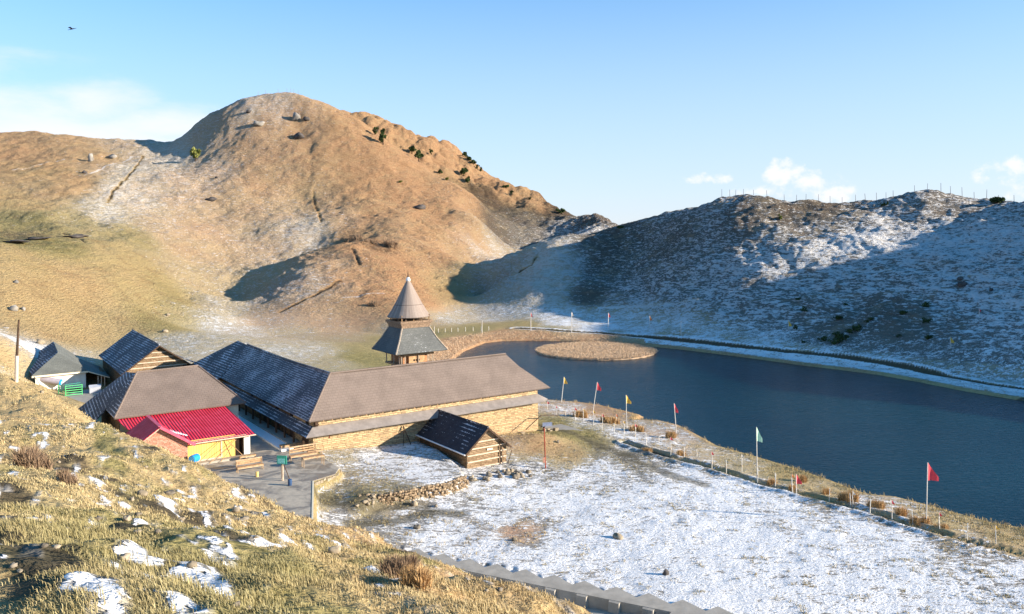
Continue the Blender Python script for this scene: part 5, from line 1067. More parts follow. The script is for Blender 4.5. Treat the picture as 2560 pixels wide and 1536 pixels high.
def flagpole(bx, by, tx, ty, colr, label, w=1.0, group='tall flagpoles round the lake', Y=None, zt=None):
    if Y: p = atY(bx, by, Y)
    else: p = ground(bx, by, 40)
    s = p.y / F; T = empty('flagpole', p, label, 'flagpole', group); q = p + Vector(((tx - bx) * s, 0, (by - ty) * s)); q.x = UX(tx, ty) * p.y
    m = MB(); m.tube([p - UP * .2, q], [.045 * max(1, s / .04), .03 * max(1, s / .04)], 6); m.build('pole', M['pole'], T)
    if colr: pennant(q + Vector((.02, 0, 0)), 1.1 * w, .52 * w, FLAGM[colr], T, lean=Vector((1, 0, 0)))
    return T
for a in [(1403, 1006, 1410, 943, 'yellow', 'tall pole with a yellow pennant nearest the long stone house', 1.0), (1481, 1034, 1493, 956, 'red', 'leaning pole with a crimson pennant between two yellow ones', .95), (1567, 1070, 1565, 988, 'yellow', 'upright pole with a yellow pennant at the tip of the reed spit', 1.0),
          (1692, 1095, 1685, 1009, 'red', 'tall pole with a pink red pennant beside a brown bush', 1.1), (1893, 1205, 1891, 1068, 'green', 'very tall pole with a narrow pale green pennant', 1.1), (2315, 1313, 2319, 1157, 'red', 'very tall pole with a large rose red pennant at the near shore', 1.35),
          (1991, 1238, 1990, 1186, 'red', 'short stout pole with a bright red flag at the edge of the lake', .8), (1327, 829, 1327, 782, 'red', 'distant pole with a red pennant on the sunny far bank', 1.0), (1429, 832, 1429, 781, 'white', 'distant pole with a pale pennant at the foot of the shaded hill', .9),
          (1520, 822, 1521, 783, 'red', 'distant pole with a dull red pennant on the shaded hill foot', 1.0), (1624, 818, 1624, 790, 'orange', 'small distant pole with an orange pennant on the snowy bank', .9), (1971, 822, 1970, 801, 'yellow', 'small yellow flag on the dark hillside left of the bushes', 1.1), (2377, 872, 2375, 842, 'yellow', 'small yellow flag on the snowy hillside right of the bushes', 1.1),
          (2448, 790, 2448, 770, 'red', 'tiny dull red flag high on the right hillside', .7)]: flagpole(*a)
for a in [(1205, 832, 1205, 800, 'bare pole on the grassy far bank left of the lake'), (1703, 838, 1702, 804, 'bare thin pole on the snowy bank above the shore path')]: flagpole(a[0], a[1], a[2], a[3], None, a[4])
def post_proto():
    T = empty('fence_post', (0, 0, 0), 'short white post in the row along the near shore', 'post', 'white posts along the near shore')
    m = MB(); m.tube([Vector((0, 0, -.2)), Vector((0, 0, 1.0))], [.034, .03], 6); m.build('shaft', M['post'], T)
    m = MB(); m.tube([Vector((0, 0, .40)), Vector((0, 0, .52))], .052, 6); m.build('band', M['wood_pale'], T); return T
PROTO = post_proto()
def copy_tree(o, parent=None):
    c = o.copy(); COL.objects.link(c)
    if parent is not None: c.parent = parent
    for ch in list(o.children): copy_tree(ch, c)
    return c
RS = [(167, 440, 390, 0), (243, 445, 395, 'red'), (320, 487, 430, 'red'), (405, 525, 443, 0), (487, 545, 445, 'red'), (562, 540, 455, 'yellow'), (650, 572, 470, 'yellow'), (730, 625, 500, 'red'), (835, 650, 560, 0), (850, 560, 520, 'orange'), (917, 692, 550, 'yellow'), (1020, 722, 590, 'red'), (1118, 752, 650, 0), (1228, 740, 690, 0), (1332, 850, 685, 'red'), (1450, 862, 770, 0),
      (1564, 860, 800, 0), (1695, 968, 845, 'red'), (1822, 1003, 885, 0), (1960, 998, 870, 'white'), (2255, 1120, 1000, 0), (2405, 1170, 1045, 'orange')]
POSTS = [(1300 + x * .283, 900 + b * .283, 900 + t * .283, c) for x, b, t, c in RS] + [(1860 + x * .283, 1110 + b * .283, 1110 + t * .283, c) for x, b, t, c in
        [(120, 340, 215, 0), (752, 520, 395, 0), (942, 545, 440, 0), (962, 545, 455, 'white'), (1112, 625, 485, 0), (1307, 662, 535, 'red'), (1492, 715, 580, 0), (1728, 770, 645, 'red'), (1970, 850, 700, 0), (2225, 902, 765, 'yellow'), (430, 430, 310, 0), (275, 382, 265, 0)]]
first = True
for x, b, t_, c in POSTS:
    p = ground(x, b, 40); o = PROTO if first else copy_tree(PROTO); first = False; o.location = p; h = max(.75, min(1.5, (b - t_) * p.y / F)); o.scale = (1, 1, h)
    o.rotation_euler = (random.uniform(-.05, .05), random.uniform(-.06, .06), random.random() * 3)
    if c:
        T2 = empty('small_flag', p + UP * h, 'small cloth flag tied on a short white post by the near shore', 'flag', 'small flags on the white posts'); m = MB()
        m.tube([p + UP * h * .9, p + UP * (h + .35)], .018, 5); m.build('stick', M['pole'], T2); pennant(p + UP * (h + .33), .34, .26, FLAGM[c], T2)
        T2['label'] = 'small %s pennant tied on a short white post by the near shore' % c
# the row of posts on the far bank by the temple
for k, x in enumerate((1086, 1096, 1113, 1129, 1145, 1164, 1183, 1203, 1222)):
    p = ground(x, 833 - k * .8, 100); o = copy_tree(PROTO); o.location = p; o.scale = (1.6, 1.6, .9 if k else 1.4); o['label'] = 'tiny white post in the row on the bank behind the temple'; o['group'] = 'white posts behind the temple'; o.name = 'fence_post'
def ridge_posts():
    pr = None
    for x, b, h in [(248, 285, 50), (307, 285, 46), (350, 290, 30), (408, 302, 30), (482, 302, 26), (580, 318, 30), (707, 314, 30), (798, 300, 32), (868, 292, 32), (960, 285, 42), (1045, 280, 46), (1133, 280, 36), (1233, 303, 44), (1305, 325, 42), (1387, 348, 50), (1457, 308, 30), (1510, 300, 24), (1668, 256, 24), (1763, 236, 36), (1863, 234, 58),
                    (1932, 245, 46), (2018, 268, 60), (2107, 287, 42), (2197, 327, 58), (2285, 300, 34), (2400, 305, 36)]:
        px, py = 1720 + x * .3395, 400 + b * .3395; g = None
        # stand it on the highest visible ground in this direction
        Y = np.linspace(190, 300, 240); X = UX(px, 480) * Y; hh = height(X, Y); k = int(np.argmax((hh - CAMZ) / Y)); p = Vector((X[k], Y[k], hh[k])); H = max(1.6, h * .3395 * Y[k] / F * 1.1)
        if pr is None:
            T = empty('ridge_pole', p, 'thin dark pole standing on the skyline of the right hill', 'pole', 'thin poles along the skyline of the right hill'); m = MB(); m.tube([p - UP * .6, p + Vector((.05, 0, 1.0))], [.07, .05], 5); m.build('shaft', m_plain('dark_pole', (.16, .15, .17), .8, .2), T); pr = (T, 1)
            T.scale = (1, 1, H)
        else:
            o = copy_tree(pr[0]); o.location = p; o.scale = (1, 1, H); o.rotation_euler = (0, random.uniform(-.08, .08), random.random() * 6)
ridge_posts()
def summit_posts():
    pr = None
    for px in (650, 668, 700, 722, 731, 738, 750):
        Y = np.linspace(350, 470, 200); X = UX(px, 480) * Y; hh = height(X, Y); k = int(np.argmax((hh - CAMZ) / Y)); p = Vector((X[k], Y[k], hh[k]))
        if pr is None:
            T = empty('summit_pole', p, 'tiny stick on the round summit of the big brown hill', 'pole', 'sticks on the round summit'); m = MB(); m.tube([p - UP * .5, p + UP * 1.9], .07, 5); m.build('shaft', m_plain('grey_stick', (.25, .22, .2), .8, .2), T); pr = T
        else: o = copy_tree(pr); o.location = p
summit_posts()

# ------------------------------------------------------------------ rocks
def rock(px, py, w, h, label, mat='rock', y0=2.0, y1=520, group=None, sink=.25):
    g = ground(px, py, y0, y1); s = g.y / F; r = w * s / 2; k = h * s
    n1, n2 = 12, 8; V = []; Fc = []; sd = random.random() * 50
    for i in range(n2 + 1):
        a = math.pi * i / n2
        for j in range(n1):
            b = 2 * math.pi * j / n1; d = Vector((math.sin(a) * math.cos(b), math.sin(a) * math.sin(b), math.cos(a)))
            f = 1 + .75 * float(fbm(np.array([d.x * 1.6 + sd]), np.array([d.y * 1.6 + d.z * 2.3]), 5, 3)[0]); V.append((d.x * r * f, d.y * r * .8 * f, k * (.5 - sink) + d.z * k * .55 * f))
    for i in range(n2):
        for j in range(n1): Fc.append((i * n1 + j, (i + 1) * n1 + j, (i + 1) * n1 + (j + 1) % n1, i * n1 + (j + 1) % n1))
    o = link('rock', np_mesh('rock', V, Fc, False), M[mat]); o.location = g; o.rotation_euler = (0, 0, random.random() * 6); tag(o, label, 'rock', group); return o
M['rock_far'] = m_plain('far_rock', (.26, .24, .21), 1, .35, .5, bump=.6); M['rock_black'] = m_plain('dark_rock', (.09, .08, .075), 1, .4, .8, bump=.6)
for a in [(40, 606, 60, 7, 'long dark rock step at the edge of the green terrace on the left', 'rock_black', 150), (95, 598, 70, 6, 'thin dark rock ledge above the green terrace on the left', 'rock_black', 150), (190, 594, 50, 9, 'dark sloping rock scar at the right end of the green terrace', 'rock_black', 150), (741, 300, 18, 20, 'large pale boulder high on the big hill just below the summit', 'rock_far', 300), (747, 346, 28, 17, 'dark boulder below the pale one high on the big hill', 'rock_black', 300), (650, 314, 26, 14, 'broken grey outcrop left of the summit boulder', 'rock_far', 300), (622, 282, 14, 8, 'small dark outcrop near the left shoulder of the summit', 'rock_black', 300),
          (767, 301, 16, 10, 'small stones right beside the pale summit boulder', 'rock_black', 300), (228, 403, 14, 24, 'leaning grey boulder on the left ridge slope', 'rock_far', 250), (212, 434, 12, 8, 'small dark stone below the leaning boulder', 'rock_black', 250), (283, 395, 22, 10, 'low grey outcrop near the head of the snowy gully', 'rock_far', 250),
          (527, 503, 26, 12, 'dark hollowed boulder in the middle of the brown slope', 'rock_black', 250), (541, 446, 8, 5, 'tiny dark stone above the hollowed boulder', 'rock_black', 250), (1052, 522, 34, 12, 'rusty outcrop on the right shoulder of the big hill', 'rock_black', 250), (40, 708, 12, 10, 'grey stone on the left grassy bank', 'rock_far', 130),
          (100, 860, 22, 14, 'pale boulder on the bank above the white house', 'rock_lt', 100), (34, 777, 22, 14, 'rounded grey boulder at the foot of the left bank', 'rock_far', 100), (58, 776, 12, 10, 'smaller grey boulder beside the rounded one', 'rock_far', 100), (412, 831, 18, 8, 'flat stone in the grass behind the dark gabled house', 'rock_lt', 130), (420, 790, 9, 7, 'small pale stone on the valley floor', 'rock_lt', 150),
          (1545, 1347, 26, 15, 'squat brown stone with a long shadow on the snowfield', 'rock_lt', 40), (1665, 1438, 16, 16, 'dark pointed stone poking out of the snowfield', 'rock_black', 35), (1286, 1352, 14, 9, 'dark stone on the brown patch of the snowfield', 'rock', 40), (1035, 1264, 18, 14, 'pale stone on the muddy strip below the terrace', 'rock_lt', 40), (1090, 1268, 10, 8, 'small stone by the muddy strip below the terrace', 'rock', 40),
          (1043, 1322, 20, 12, 'dark stone on the snow right of the muddy track', 'rock', 40), (1395, 1108, 8, 7, 'single small stone on the brown mound', 'rock', 60), (2405, 715, 22, 14, 'dark bush like boulder on the right hillside', 'rock_black', 100), (2400, 700, 14, 8, 'flat dark boulder just above it on the right hillside', 'rock_black', 100), (2478, 728, 12, 10, 'dark boulder near the right edge of the hillside', 'rock_black', 100)]: rock(*a)
# stones strewn on the near slope and by the terrace
for k, (px, py, w, h) in enumerate([(355, 1240, 36, 20), (385, 1246, 30, 16), (420, 1236, 40, 13), (330, 1252, 20, 14), (318, 1278, 26, 20), (345, 1290, 22, 14), (318, 1300, 30, 16), (185, 1305, 34, 12), (215, 1325, 30, 12), (165, 1330, 26, 14), (130, 1358, 28, 18), (110, 1368, 26, 14), (140, 1372, 30, 12), (205, 1300, 22, 10), (245, 1300, 24, 12),
                                    (345, 1335, 24, 16), (365, 1345, 20, 14), (395, 1332, 20, 12), (310, 1400, 46, 22), (285, 1398, 24, 16), (35, 1420, 26, 14), (50, 1430, 20, 10), (340, 1445, 22, 12), (360, 1452, 20, 10), (590, 1278, 30, 16), (600, 1290, 20, 10), (560, 1290, 24, 8), (835, 1383, 40, 24), (880, 1378, 34, 18), (860, 1366, 20, 12), (480, 1418, 34, 20), (460, 1420, 24, 14),
                                    (590, 1518, 30, 20), (620, 1525, 24, 12), (390, 1525, 40, 16), (1250, 1478, 22, 10), (1215, 1480, 16, 10), (60, 1475, 40, 14), (700, 1330, 22, 12), (640, 1345, 18, 8), (520, 1262, 16, 8), (180, 1120, 14, 8), (148, 1158, 12, 8), (300, 1210, 14, 10), (365, 1170, 12, 8), (105, 985, 14, 12), (120, 1000, 10, 8), (610, 1300, 26, 12), (455, 1300, 22, 10), (500, 1345, 20, 10)]):
    if k % 3 == 1: continue
    rock(px, py, w * .8, h * .8, 'broken stone lying among the dry grass of the near slope', 'rock' if k % 3 else 'rock_lt', 2.0, 95, 'stones strewn on the near slope')
for k in range(34):
    t = random.random(); px = 1172 + 150 * t + random.uniform(-8, 8); py = 1195 - 14 * t + random.uniform(-6, 14); w = random.uniform(7, 18)
    rock(px, py, w, w * .7, 'loose stone in the rubble at the foot of the small hut', 'rock_lt' if k % 2 else 'rock', 40, 95, 'rubble at the foot of the small hut')
for k in range(30):
    px = random.uniform(890, 1150); py = 1246 - (px - 900) * .16 + random.uniform(0, 20); w = random.uniform(6, 14)
    rock(px, py, w, w * .65, 'loose stone fallen from the dry stone terrace wall', 'rock_lt' if k % 2 else 'rock', 40, 95, 'stones below the terrace wall')

# ------------------------------------------------------------------ trees, bushes, dry clumps
def m_leaf(name, a, b):
    t = Nt(name); at_ = t.attr('tone'); t.col(t.mix(at_, a, b)); t.b.inputs['Roughness'].default_value = .9; t.b.inputs['Specular IOR Level'].default_value = .1; return t.m
M['leaf'] = m_leaf('pine_leaf', (.025, .042, .018), (.085, .12, .04)); M['leaf_light'] = m_leaf('light_leaf', (.10, .12, .03), (.28, .28, .08)); M['twig'] = m_leaf('dry_twig', (.16, .10, .065), (.44, .31, .20)); M['reed_clump'] = m_leaf('reed_clump', (.30, .17, .07), (.72, .48, .24))
def leaf_crown(name, c, rx, rz, n, size, mat, parent, seed):
    r = np.random.RandomState(seed); nb = 9; bl = r.normal(size=(nb, 3)) * np.array([rx, rx, rz]) * .45; br = r.uniform(.3, .55, nb)
    k = r.randint(0, nb, n); d = r.normal(size=(n, 3)); d /= np.linalg.norm(d, axis=1)[:, None]; rad = r.uniform(.55, 1, n) ** .5
    P = bl[k] + d * (rad * br[k])[:, None] * np.array([rx, rx, rz]); a = r.normal(size=(n, 3)); a /= np.linalg.norm(a, axis=1)[:, None]; b = np.cross(a, r.normal(size=(n, 3))); b /= np.linalg.norm(b, axis=1)[:, None]
    s = size * r.uniform(.6, 1.3, n)[:, None]; V = np.stack([P - a * s - b * s * .5, P + a * s - b * s * .5, P + a * s * .7 + b * s * .6, P - a * s * .7 + b * s * .6], 1).reshape(-1, 3)
    me = np_mesh(name, V, np.arange(4 * n).reshape(n, 4), False); tn = np.repeat(r.uniform(0, 1, n), 4); A = me.attributes.new('tone', 'FLOAT', 'POINT'); A.data.foreach_set('value', tn.astype(np.float32))
    o = link(name, me, M[mat], parent); o.location = c; return o
def tree(px, py, w, h, label, mat='leaf', y0=250, y1=520, seed=0, n=420):
    g = ground(px, py, y0, y1); s = g.y / F * .75; W_, H = w * s, h * s; T = empty('tree', g, label, 'tree', 'trees on the slopes')
    m = MB(); m.tube([g - UP * .4, g + UP * H * .35, g + Vector((W_ * .05, 0, H * .8))], [.09 * W_, .06 * W_, .02 * W_], 6); 
    for k in range(3):
        a = k * 2.1 + seed; m.tube([g + UP * H * (.3 + .12 * k), g + Vector((math.cos(a) * W_ * .3, math.sin(a) * W_ * .3, H * (.5 + .12 * k)))], [.04 * W_, .015 * W_], 5)
    m.build('trunk', M['wood_dark'], T); leaf_crown('crown', (0, 0, H * .62), W_ * .52, H * .42, n, W_ * .13, mat, T, seed); return T
for i, a in enumerate([(489, 402, 26, 44, 'lone light green bush like tree on the left flank of the big hill', 'leaf_light', 300), (937, 338, 17, 24, 'left of two dark trees high on the hind ridge', 'leaf', 380), (958, 362, 24, 44, 'taller dark tree hanging below its neighbour on the hind ridge', 'leaf', 380), (1030, 385, 22, 22, 'dark tree at the notch between the rocky humps', 'leaf', 380),
                       (1047, 405, 26, 34, 'broad dark tree just below the notch in the ridge', 'leaf', 380), (1078, 388, 10, 16, 'small faint tree on the face of the third hump', 'leaf', 380), (1163, 392, 16, 14, 'dark tree on the skyline right of the third hump', 'leaf', 380), (1172, 402, 16, 14, 'second skyline tree, just below the first', 'leaf', 380),
                       (1184, 412, 16, 14, 'third skyline tree on the falling ridge', 'leaf', 380), (1193, 424, 10, 16, 'thin skyline tree with open crown', 'leaf', 380), (1202, 430, 9, 14, 'last small skyline tree before the shadowed hills', 'leaf', 380), (1160, 440, 24, 26, 'dark tree in the ravine of the rocky face', 'leaf', 380),
                       (1170, 458, 18, 20, 'dark tree lower in the same ravine', 'leaf', 380), (1100, 435, 14, 14, 'dark bush among the crags', 'leaf', 380), (1118, 452, 10, 10, 'olive bush at the foot of the crags', 'leaf_light', 360), (1000, 458, 12, 8, 'small green bush alone on the orange slope', 'leaf_light', 300), (1265, 472, 20, 12, 'dark scrub on the falling skyline', 'leaf', 380),
                       (1405, 535, 22, 16, 'dark scrub where the long ridge meets the next hill', 'leaf', 360), (1280, 487, 10, 12, 'small dark shrub on the long ridge', 'leaf', 360), (1325, 500, 8, 8, 'tiny dark shrub further down the long ridge', 'leaf', 360), (1550, 572, 18, 8, 'dark scrub in the low gap of the skyline', 'leaf', 200), (2218, 513, 7, 12, 'upright dark shrub in the dip of the right skyline', 'leaf', 190),
                       (2208, 516, 12, 8, 'round dark shrub beside the upright one on the right skyline', 'leaf', 190), (1950, 552, 14, 16, 'yellow green bush on the upper right hill', 'leaf_light', 180), (2490, 508, 50, 14, 'dark mound of scrub at the right skyline', 'leaf', 180)]):
    tree(*a[:7], seed=i + 3)
def shrub(px, py, w, h, label, mat='twig', y0=2, y1=200, seed=0, n=900, cat='shrub'):
    g = ground(px, py, y0, y1); s = g.y / F; W_, H = w * s, h * s; r = np.random.RandomState(seed); T = None
    a = r.uniform(0, 2 * math.pi, n); rr = W_ * .45 * np.sqrt(r.uniform(0, 1, n)); bx, by = rr * np.cos(a), rr * np.sin(a) * .6
    nr, tr = [], []
    # tufts: blades leaning outwards from several crowns
    k = r.randint(0, 7, n); cx = r.uniform(-.33, .33, 7) * W_; cy = r.uniform(-.2, .2, 7) * W_; bx = cx[k] + r.normal(0, .07 * W_, n); by = cy[k] + r.normal(0, .05 * W_, n)
    bz = np.array(height(bx + g.x, by + g.y)) - g.z
    L = H * r.uniform(.5, 1.05, n); th = r.normal(0, .45, n); ph = r.uniform(0, 6.28, n); dx, dy, dz = np.sin(th) * np.cos(ph), np.sin(th) * np.sin(ph), np.cos(th)
    w2 = np.maximum(.004, .010 * W_) * r.uniform(.6, 1.4, n); px_, py_ = -np.sin(ph + 1), np.cos(ph + 1)
    A = np.stack([bx - px_ * w2, by - py_ * w2, bz - .02], 1); B = np.stack([bx + px_ * w2, by + py_ * w2, bz - .02], 1); M1 = np.stack([bx + dx * L * .55, by + dy * L * .55, bz + dz * L * .6], 1)
    Tt = np.stack([bx + dx * L * 1.05, by + dy * L * 1.05, bz + dz * L * .92], 1); w3 = np.stack([px_ * w2, py_ * w2, 0 * w2], 1) * .7
    V = np.stack([A, B, M1 + w3, M1 - w3, Tt], 1).reshape(-1, 3); i0 = np.arange(n) * 5; Fq = np.concatenate([np.stack([i0, i0 + 1, i0 + 2, i0 + 3], 1), np.stack([i0 + 3, i0 + 2, i0 + 4, i0 + 4], 1)])
    V2 = np.stack([A, B, M1 + w3, M1 - w3, Tt - w3 * .15, Tt + w3 * .15], 1).reshape(-1, 3); i0 = np.arange(n) * 6; Fq = np.concatenate([np.stack([i0, i0 + 1, i0 + 2, i0 + 3], 1), np.stack([i0 + 3, i0 + 2, i0 + 5, i0 + 4], 1)])
    me = np_mesh('shrub', V2, Fq, False); tn = np.repeat(r.uniform(0, 1, n), 6); at_ = me.attributes.new('tone', 'FLOAT', 'POINT'); at_.data.foreach_set('value', tn.astype(np.float32))
    o = link(cat, me, M[mat]); o.location = g; tag(o, label, 'grass clump' if 'clump' in label else 'shrub'); return o
for i, a in enumerate([(78, 1166, 100, 56, 'broad purplish brown dry shrub on the near slope at the far left', 'twig', 2, 1500), (165, 1204, 56, 30, 'smaller dry shrub below the broad one on the near slope', 'twig', 2, 900), (1000, 1440, 96, 58, 'big reddish brown dry clump beside a snow patch on the near slope', 'twig', 2, 1600), (1040, 1462, 80, 50, 'straw yellow clump just right of the reddish one', 'reed_clump', 2, 1300),
                       (1450, 1042, 46, 20, 'rusty clump on the reed spit between the first flagpoles', 'reed_clump', 60, 900), (1525, 1058, 60, 18, 'long rusty clump on the reed spit', 'reed_clump', 60, 900), (1590, 1078, 44, 18, 'rusty clump beyond the yellow pennant pole', 'reed_clump', 60, 700), (1676, 1096, 28, 22, 'round dark rusty clump left of the pink red pennant pole', 'reed_clump', 60, 800),
                       (1620, 1132, 34, 14, 'low brown clump on the snowy bank', 'reed_clump', 50, 500), (1700, 1140, 34, 16, 'brown clump on the bank below the pink red pennant', 'reed_clump', 50, 500), (2006, 1206, 30, 22, 'rusty clump left of the short red flag', 'reed_clump', 50, 700), (1930, 1212, 30, 20, 'brown clump on the bank by the green pennant pole', 'reed_clump', 50, 500),
                       (1980, 1226, 30, 18, 'low brown clump at the foot of the short red flag', 'reed_clump', 50, 500), (2065, 1236, 28, 20, 'brown clump at the water edge with a white post before it', 'reed_clump', 50, 600), (2105, 1256, 34, 30, 'left half of the tallest rusty pair at the water', 'reed_clump', 50, 800), (2130, 1258, 30, 38, 'tallest rusty clump at the water edge', 'reed_clump', 50, 800),
                       (2190, 1272, 48, 26, 'wide rusty clump right of the tallest one', 'reed_clump', 50, 800), (2258, 1290, 44, 26, 'rusty clump beside the thin stick in the row', 'reed_clump', 50, 800), (2300, 1312, 50, 24, 'rusty clump at the foot of the large rose red pennant', 'reed_clump', 50, 800), (2350, 1325, 40, 18, 'brown clump right of the large rose red pennant', 'reed_clump', 50, 500),
                       (975, 618, 46, 22, 'faint brown scrub on top of the knoll behind the temple', 'twig', 150, 700), (880, 600, 60, 10, 'low dark scrub along the crest of the knoll', 'twig', 150, 700), (930, 608, 50, 10, 'dark scrub joining the crest of the knoll', 'twig', 150, 600), (935, 765, 40, 14, 'red brown scrub on the front of the knoll left of the spire', 'twig', 150, 500)]):
    shrub(a[0], a[1], a[2], a[3], a[4], a[5], a[6], 330, i + 40, a[7])
def dark_bushes():
    r = random.Random(5)
    for k in range(24):
        if k < 10: px, py = 2085 + k * 10 + r.uniform(-6, 6), 858 - k * 6 + r.uniform(-5, 6)
        else: px, py = r.uniform(1990, 2330), r.uniform(745, 860)
        w = r.uniform(12, 26); g = ground(px, py, 110, 300); s = g.y / F
        o = leaf_crown('bush', (g.x, g.y, g.z + w * s * .2), w * s * .5, w * s * .3, 160, w * s * .09, 'leaf', None, 200 + k); tag(o, 'low dark bush in the scrubby patch on the snowy right hillside', 'bush', 'low dark bushes on the right hillside')
dark_bushes()
def bird():
    p = atY(180, 73, 55); T = tag(None, None) if False else None; m = MB(); s = 55 / F
    m.tube([p + Vector((-7 * s, 0, -1.5 * s)), p + Vector((-4 * s, 0, -.8 * s)), p, p + Vector((4 * s, 0, .6 * s)), p + Vector((6 * s, 0, 1.2 * s)), p + Vector((8 * s, 0, 1.0 * s))], [.3 * s, 1.0 * s, 1.5 * s, 1.1 * s, .8 * s, .1 * s], 8)
    m.slab([p + Vector((-2 * s, .3 * s, .5 * s)), p + Vector((2 * s, .3 * s, .8 * s)), p + Vector((7.5 * s, 9 * s, 4.5 * s)), p + Vector((2.5 * s, 10 * s, 3.2 * s))], .4 * s)
    m.slab([p + Vector((-2 * s, -.3 * s, .5 * s)), p + Vector((2 * s, -.3 * s, .8 * s)), p + Vector((2 * s, -11 * s, 3 * s)), p + Vector((-4 * s, -12 * s, 1.0 * s))], .4 * s)
    m.slab([p + Vector((-6 * s, -.6 * s, -1.2 * s)), p + Vector((-6 * s, .6 * s, -1.2 * s)), p + Vector((-10 * s, 1.6 * s, -2.2 * s)), p + Vector((-10 * s, -1.6 * s, -2.2 * s))], .3 * s)
    o = m.build('bird', M['black'], origin=p); tag(o, 'dark bird gliding in the upper left sky', 'bird')
bird()

# ------------------------------------------------------------------ grass and reeds
def m_grass():
    t = Nt('grass_blades'); tone, gr, wa = t.attr('tone'), t.attr('green'), t.attr('warm')
    c = t.mix(wa, (.50, .405, .215), (.54, .37, .19)); c = t.mix(t.math('MULTIPLY', gr, .85), c, (.19, .195, .075)); c = t.mix(tone, t.mix(.45, c, (.16, .10, .04)), t.mix(.25, c, (.80, .66, .38))); t.col(c)
    t.b.inputs['Roughness'].default_value = .8; t.b.inputs['Specular IOR Level'].default_value = .15; return t.m
def blades(name, X, Y, H, Wd, seed, nb, spread, lean=(0, 0), z=None, tilt=.55):
    r = np.random.RandomState(seed); n = len(X); Z = height(X, Y) if z is None else z
    sn, gr, wa, dk = cover(X, Y); gr, dk = near_mod(X, Y, gr, dk); X = np.repeat(X, nb); Y = np.repeat(Y, nb); Z = np.repeat(Z, nb); H = np.repeat(H, nb); Wd = np.repeat(Wd, nb); gr = np.repeat(gr, nb); wa = np.repeat(wa, nb); dk = np.repeat(dk, nb); N = len(X)
    X = X + r.normal(0, 1, N) * spread * H; Y = Y + r.normal(0, 1, N) * spread * H
    L = H * r.uniform(.5, 1.2, N); th = np.abs(r.normal(0, tilt, N)); ph = r.uniform(0, 6.283, N); dx = np.sin(th) * np.cos(ph) + lean[0]; dy = np.sin(th) * np.sin(ph) + lean[1]; dz = np.cos(th)
    pa = r.uniform(0, 6.283, N); wx, wy = np.cos(pa) * Wd / 2, np.sin(pa) * Wd / 2
    A = np.stack([X - wx, Y - wy, Z - .03], 1); B = np.stack([X + wx, Y + wy, Z - .03], 1); m1 = np.stack([X + dx * L * .5, Y + dy * L * .5, Z + dz * L * .62], 1); tp_ = np.stack([X + dx * L * 1.2, Y + dy * L * 1.2, Z + dz * L * .9], 1); w = np.stack([wx, wy, 0 * wx], 1)
    V = np.stack([A, B, m1 + w * .7, m1 - w * .7, tp_ + w * .12, tp_ - w * .12], 1).reshape(-1, 3); i0 = np.arange(N) * 6; Fq = np.concatenate([np.stack([i0, i0 + 1, i0 + 2, i0 + 3], 1), np.stack([i0 + 3, i0 + 2, i0 + 4, i0 + 5], 1)])
    me = np_mesh(name, V, Fq, False)
    for nm, v in (('tone', np.clip(r.uniform(0, 1, N) * (1 - .6 * dk), 0, 1)), ('green', np.clip(gr + r.normal(0, .15, N), 0, 1)), ('warm', wa)): a = me.attributes.new(nm, 'FLOAT', 'POINT'); a.data.foreach_set('value', np.repeat(v, 6).astype(np.float32))
    return me
def near_grass():
    r = np.random.RandomState(3); n = 190000; u = r.uniform(-.68, .35, n); v = r.uniform(math.log(4), math.log(95), n); Y = np.exp(v); X = u * Y; z = height(X, Y)
    s = (z - CAMZ) / Y; sn, gr, wa, dk = cover(X, Y); gr, dk = near_mod(X, Y, gr, dk); ns = near_snow(X, Y, sn); cl = fbm(X / 1.1, Y / 1.1, 91, 3)
    ok = (z > 2.2) & (ns < .40 + .09 * r.normal(size=n)) & (cl * 1.3 + .25 + r.uniform(-.35, .25, n) - dk * .7 > 0) & (poly_sd(YARD, X, Y) > .2) & (Y < 62 - 0 * u)
    ok |= (z > 3.0) & (Y >= 62) & (u < -.5) & (cl > -.2)
    X, Y, cl = X[ok], Y[ok], cl[ok]; k = min(len(X), 80000); X, Y, cl = X[:k], Y[:k], cl[:k]; d = np.hypot(X, Y)
    H = (.020 + .045 * np.clip(cl + .25, 0, 1) ** 1.5) * (1 + .018 * d); Wd = np.maximum(.004, .00055 * d) * 1.3
    tag(link('grass', blades('grass', X, Y, H, Wd, 4, 7, 1.2, (-.35, -.15), None, .95), m_grass()), kind='stuff')
near_grass()
def plain_grass():
    r = np.random.RandomState(8); n = 60000; Y = np.exp(r.uniform(math.log(40), math.log(120), n)); X = r.uniform(-.35, .62, n) * Y; sn, gr, wa, dk = cover(X, Y); z = height(X, Y)
    cl = fbm(X / .9, Y / .9, 95, 3); ok = (z > -.6) & (z < 2.4) & (poly_sd(LAKE, X, Y) > .3) & (poly_sd(YARD, X, Y) > .3) & (poly_sd(CHAN, X, Y) > .8) & (cl + (.55 - sn) * .9 > r.uniform(0, .25, n)) & (line_d(TRACK1, X, Y) > .9)
    X, Y = X[ok], Y[ok]; k = min(len(X), 16000); X, Y = X[:k], Y[:k]; edge = np.exp(-(poly_sd(LAKE, X, Y) / 2.2) ** 2)
    tag(link('plain_grass', blades('plain_grass', X, Y, .10 + .22 * edge + .05 * r.uniform(0, 1, k), np.full(k, .035), 9, 5, .6), m_grass()), kind='stuff')
plain_grass()
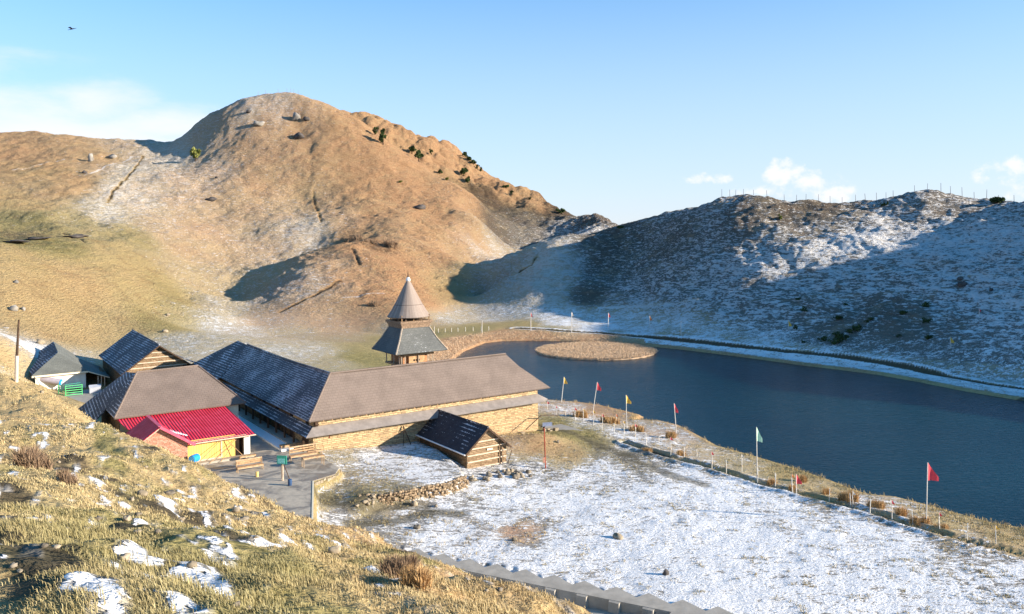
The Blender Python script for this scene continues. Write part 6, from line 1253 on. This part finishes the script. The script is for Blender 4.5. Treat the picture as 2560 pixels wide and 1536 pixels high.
def reeds():
    r = np.random.RandomState(12); n = 9000; P = np.array(ISL); c = P.mean(0); a = r.randint(0, len(P), n); f = np.sqrt(r.uniform(0, 1, n)); g = r.uniform(0, 1, n); E = P[a] * (1 - g)[:, None] + P[(a + 1) % len(P)] * g[:, None]; Q = c + (E - c) * f[:, None] * .985
    k = len(Q); me = blades('island_reeds', Q[:, 0], Q[:, 1], np.full(k, .24), np.full(k, .06), 13, 5, .8, (0, 0), np.full(k, WATER_Z + .30), .9); m = m_leaf('reed', (.42, .28, .17), (.80, .60, .41)); tag(link('island_reeds', me, m), kind='stuff')
    n = 60000; Y = r.uniform(120, 215, n); X = r.uniform(-.12, .40, n) * Y; sd = poly_sd(LAKE, X, Y); wid = np.where(X < 24, 7.5 + 2 * fbm(X / 6, Y / 6, 71, 2), .9); ok = (sd > .05) & (sd < wid) & (Y > 128) & ~((Y < 150) & (X < -3) & (Y < 118))
    X, Y = X[ok][:9000], Y[ok][:9000]; k = len(X); me = blades('shore_reeds', X, Y, np.full(k, .30), np.full(k, .05), 14, 5, .9, (0, 0), None, .9); tag(link('shore_reeds', me, m), kind='stuff')
reeds()

# ------------------------------------------------------------------ ordinal labels for the rows of like things
def nth(k): return ('1st', '2nd', '3rd')[k] if k < 3 else '%d%s' % (k + 1, {1: 'st', 2: 'nd', 3: 'rd'}.get((k + 1) % 10, 'th') if not 10 < (k + 1) % 100 < 14 else 'th')
def relabel(group, text, key=lambda o: o.location.x / o.location.y):
    L = sorted([o for o in COL.objects if o.parent is None and o.get('group') == group], key=key)
    for k, o in enumerate(L): o['label'] = text % nth(k)
    return L
L = relabel('white posts along the near shore', '%s short white post from the stone house along the near shore')
def post_no(o): return min(range(len(L)), key=lambda k: (L[k].location.xy - o.location.xy).length)
for o in [o for o in COL.objects if o.get('group') == 'small flags on the white posts']: o['label'] = o['label'].split(' pennant')[0] + ' pennant on the %s white post from the stone house' % nth(post_no(o))
relabel('white posts behind the temple', '%s tiny white post from the left on the bank behind the temple')
relabel('thin poles along the skyline of the right hill', '%s thin pole from the left on the skyline of the right hill')
relabel('sticks on the round summit', '%s tiny stick from the left on the round summit of the brown hill')
relabel('low dark bushes on the right hillside', '%s low dark bush from the left in the scrubby patch of the snowy hillside')
relabel('stones strewn on the near slope', '%s stone from the left lying among the dry grass of the near slope')
relabel('rubble at the foot of the small hut', '%s loose stone from the left in the rubble at the foot of the small hut')
relabel('stones below the terrace wall', '%s loose stone from the left below the dry stone terrace wall')
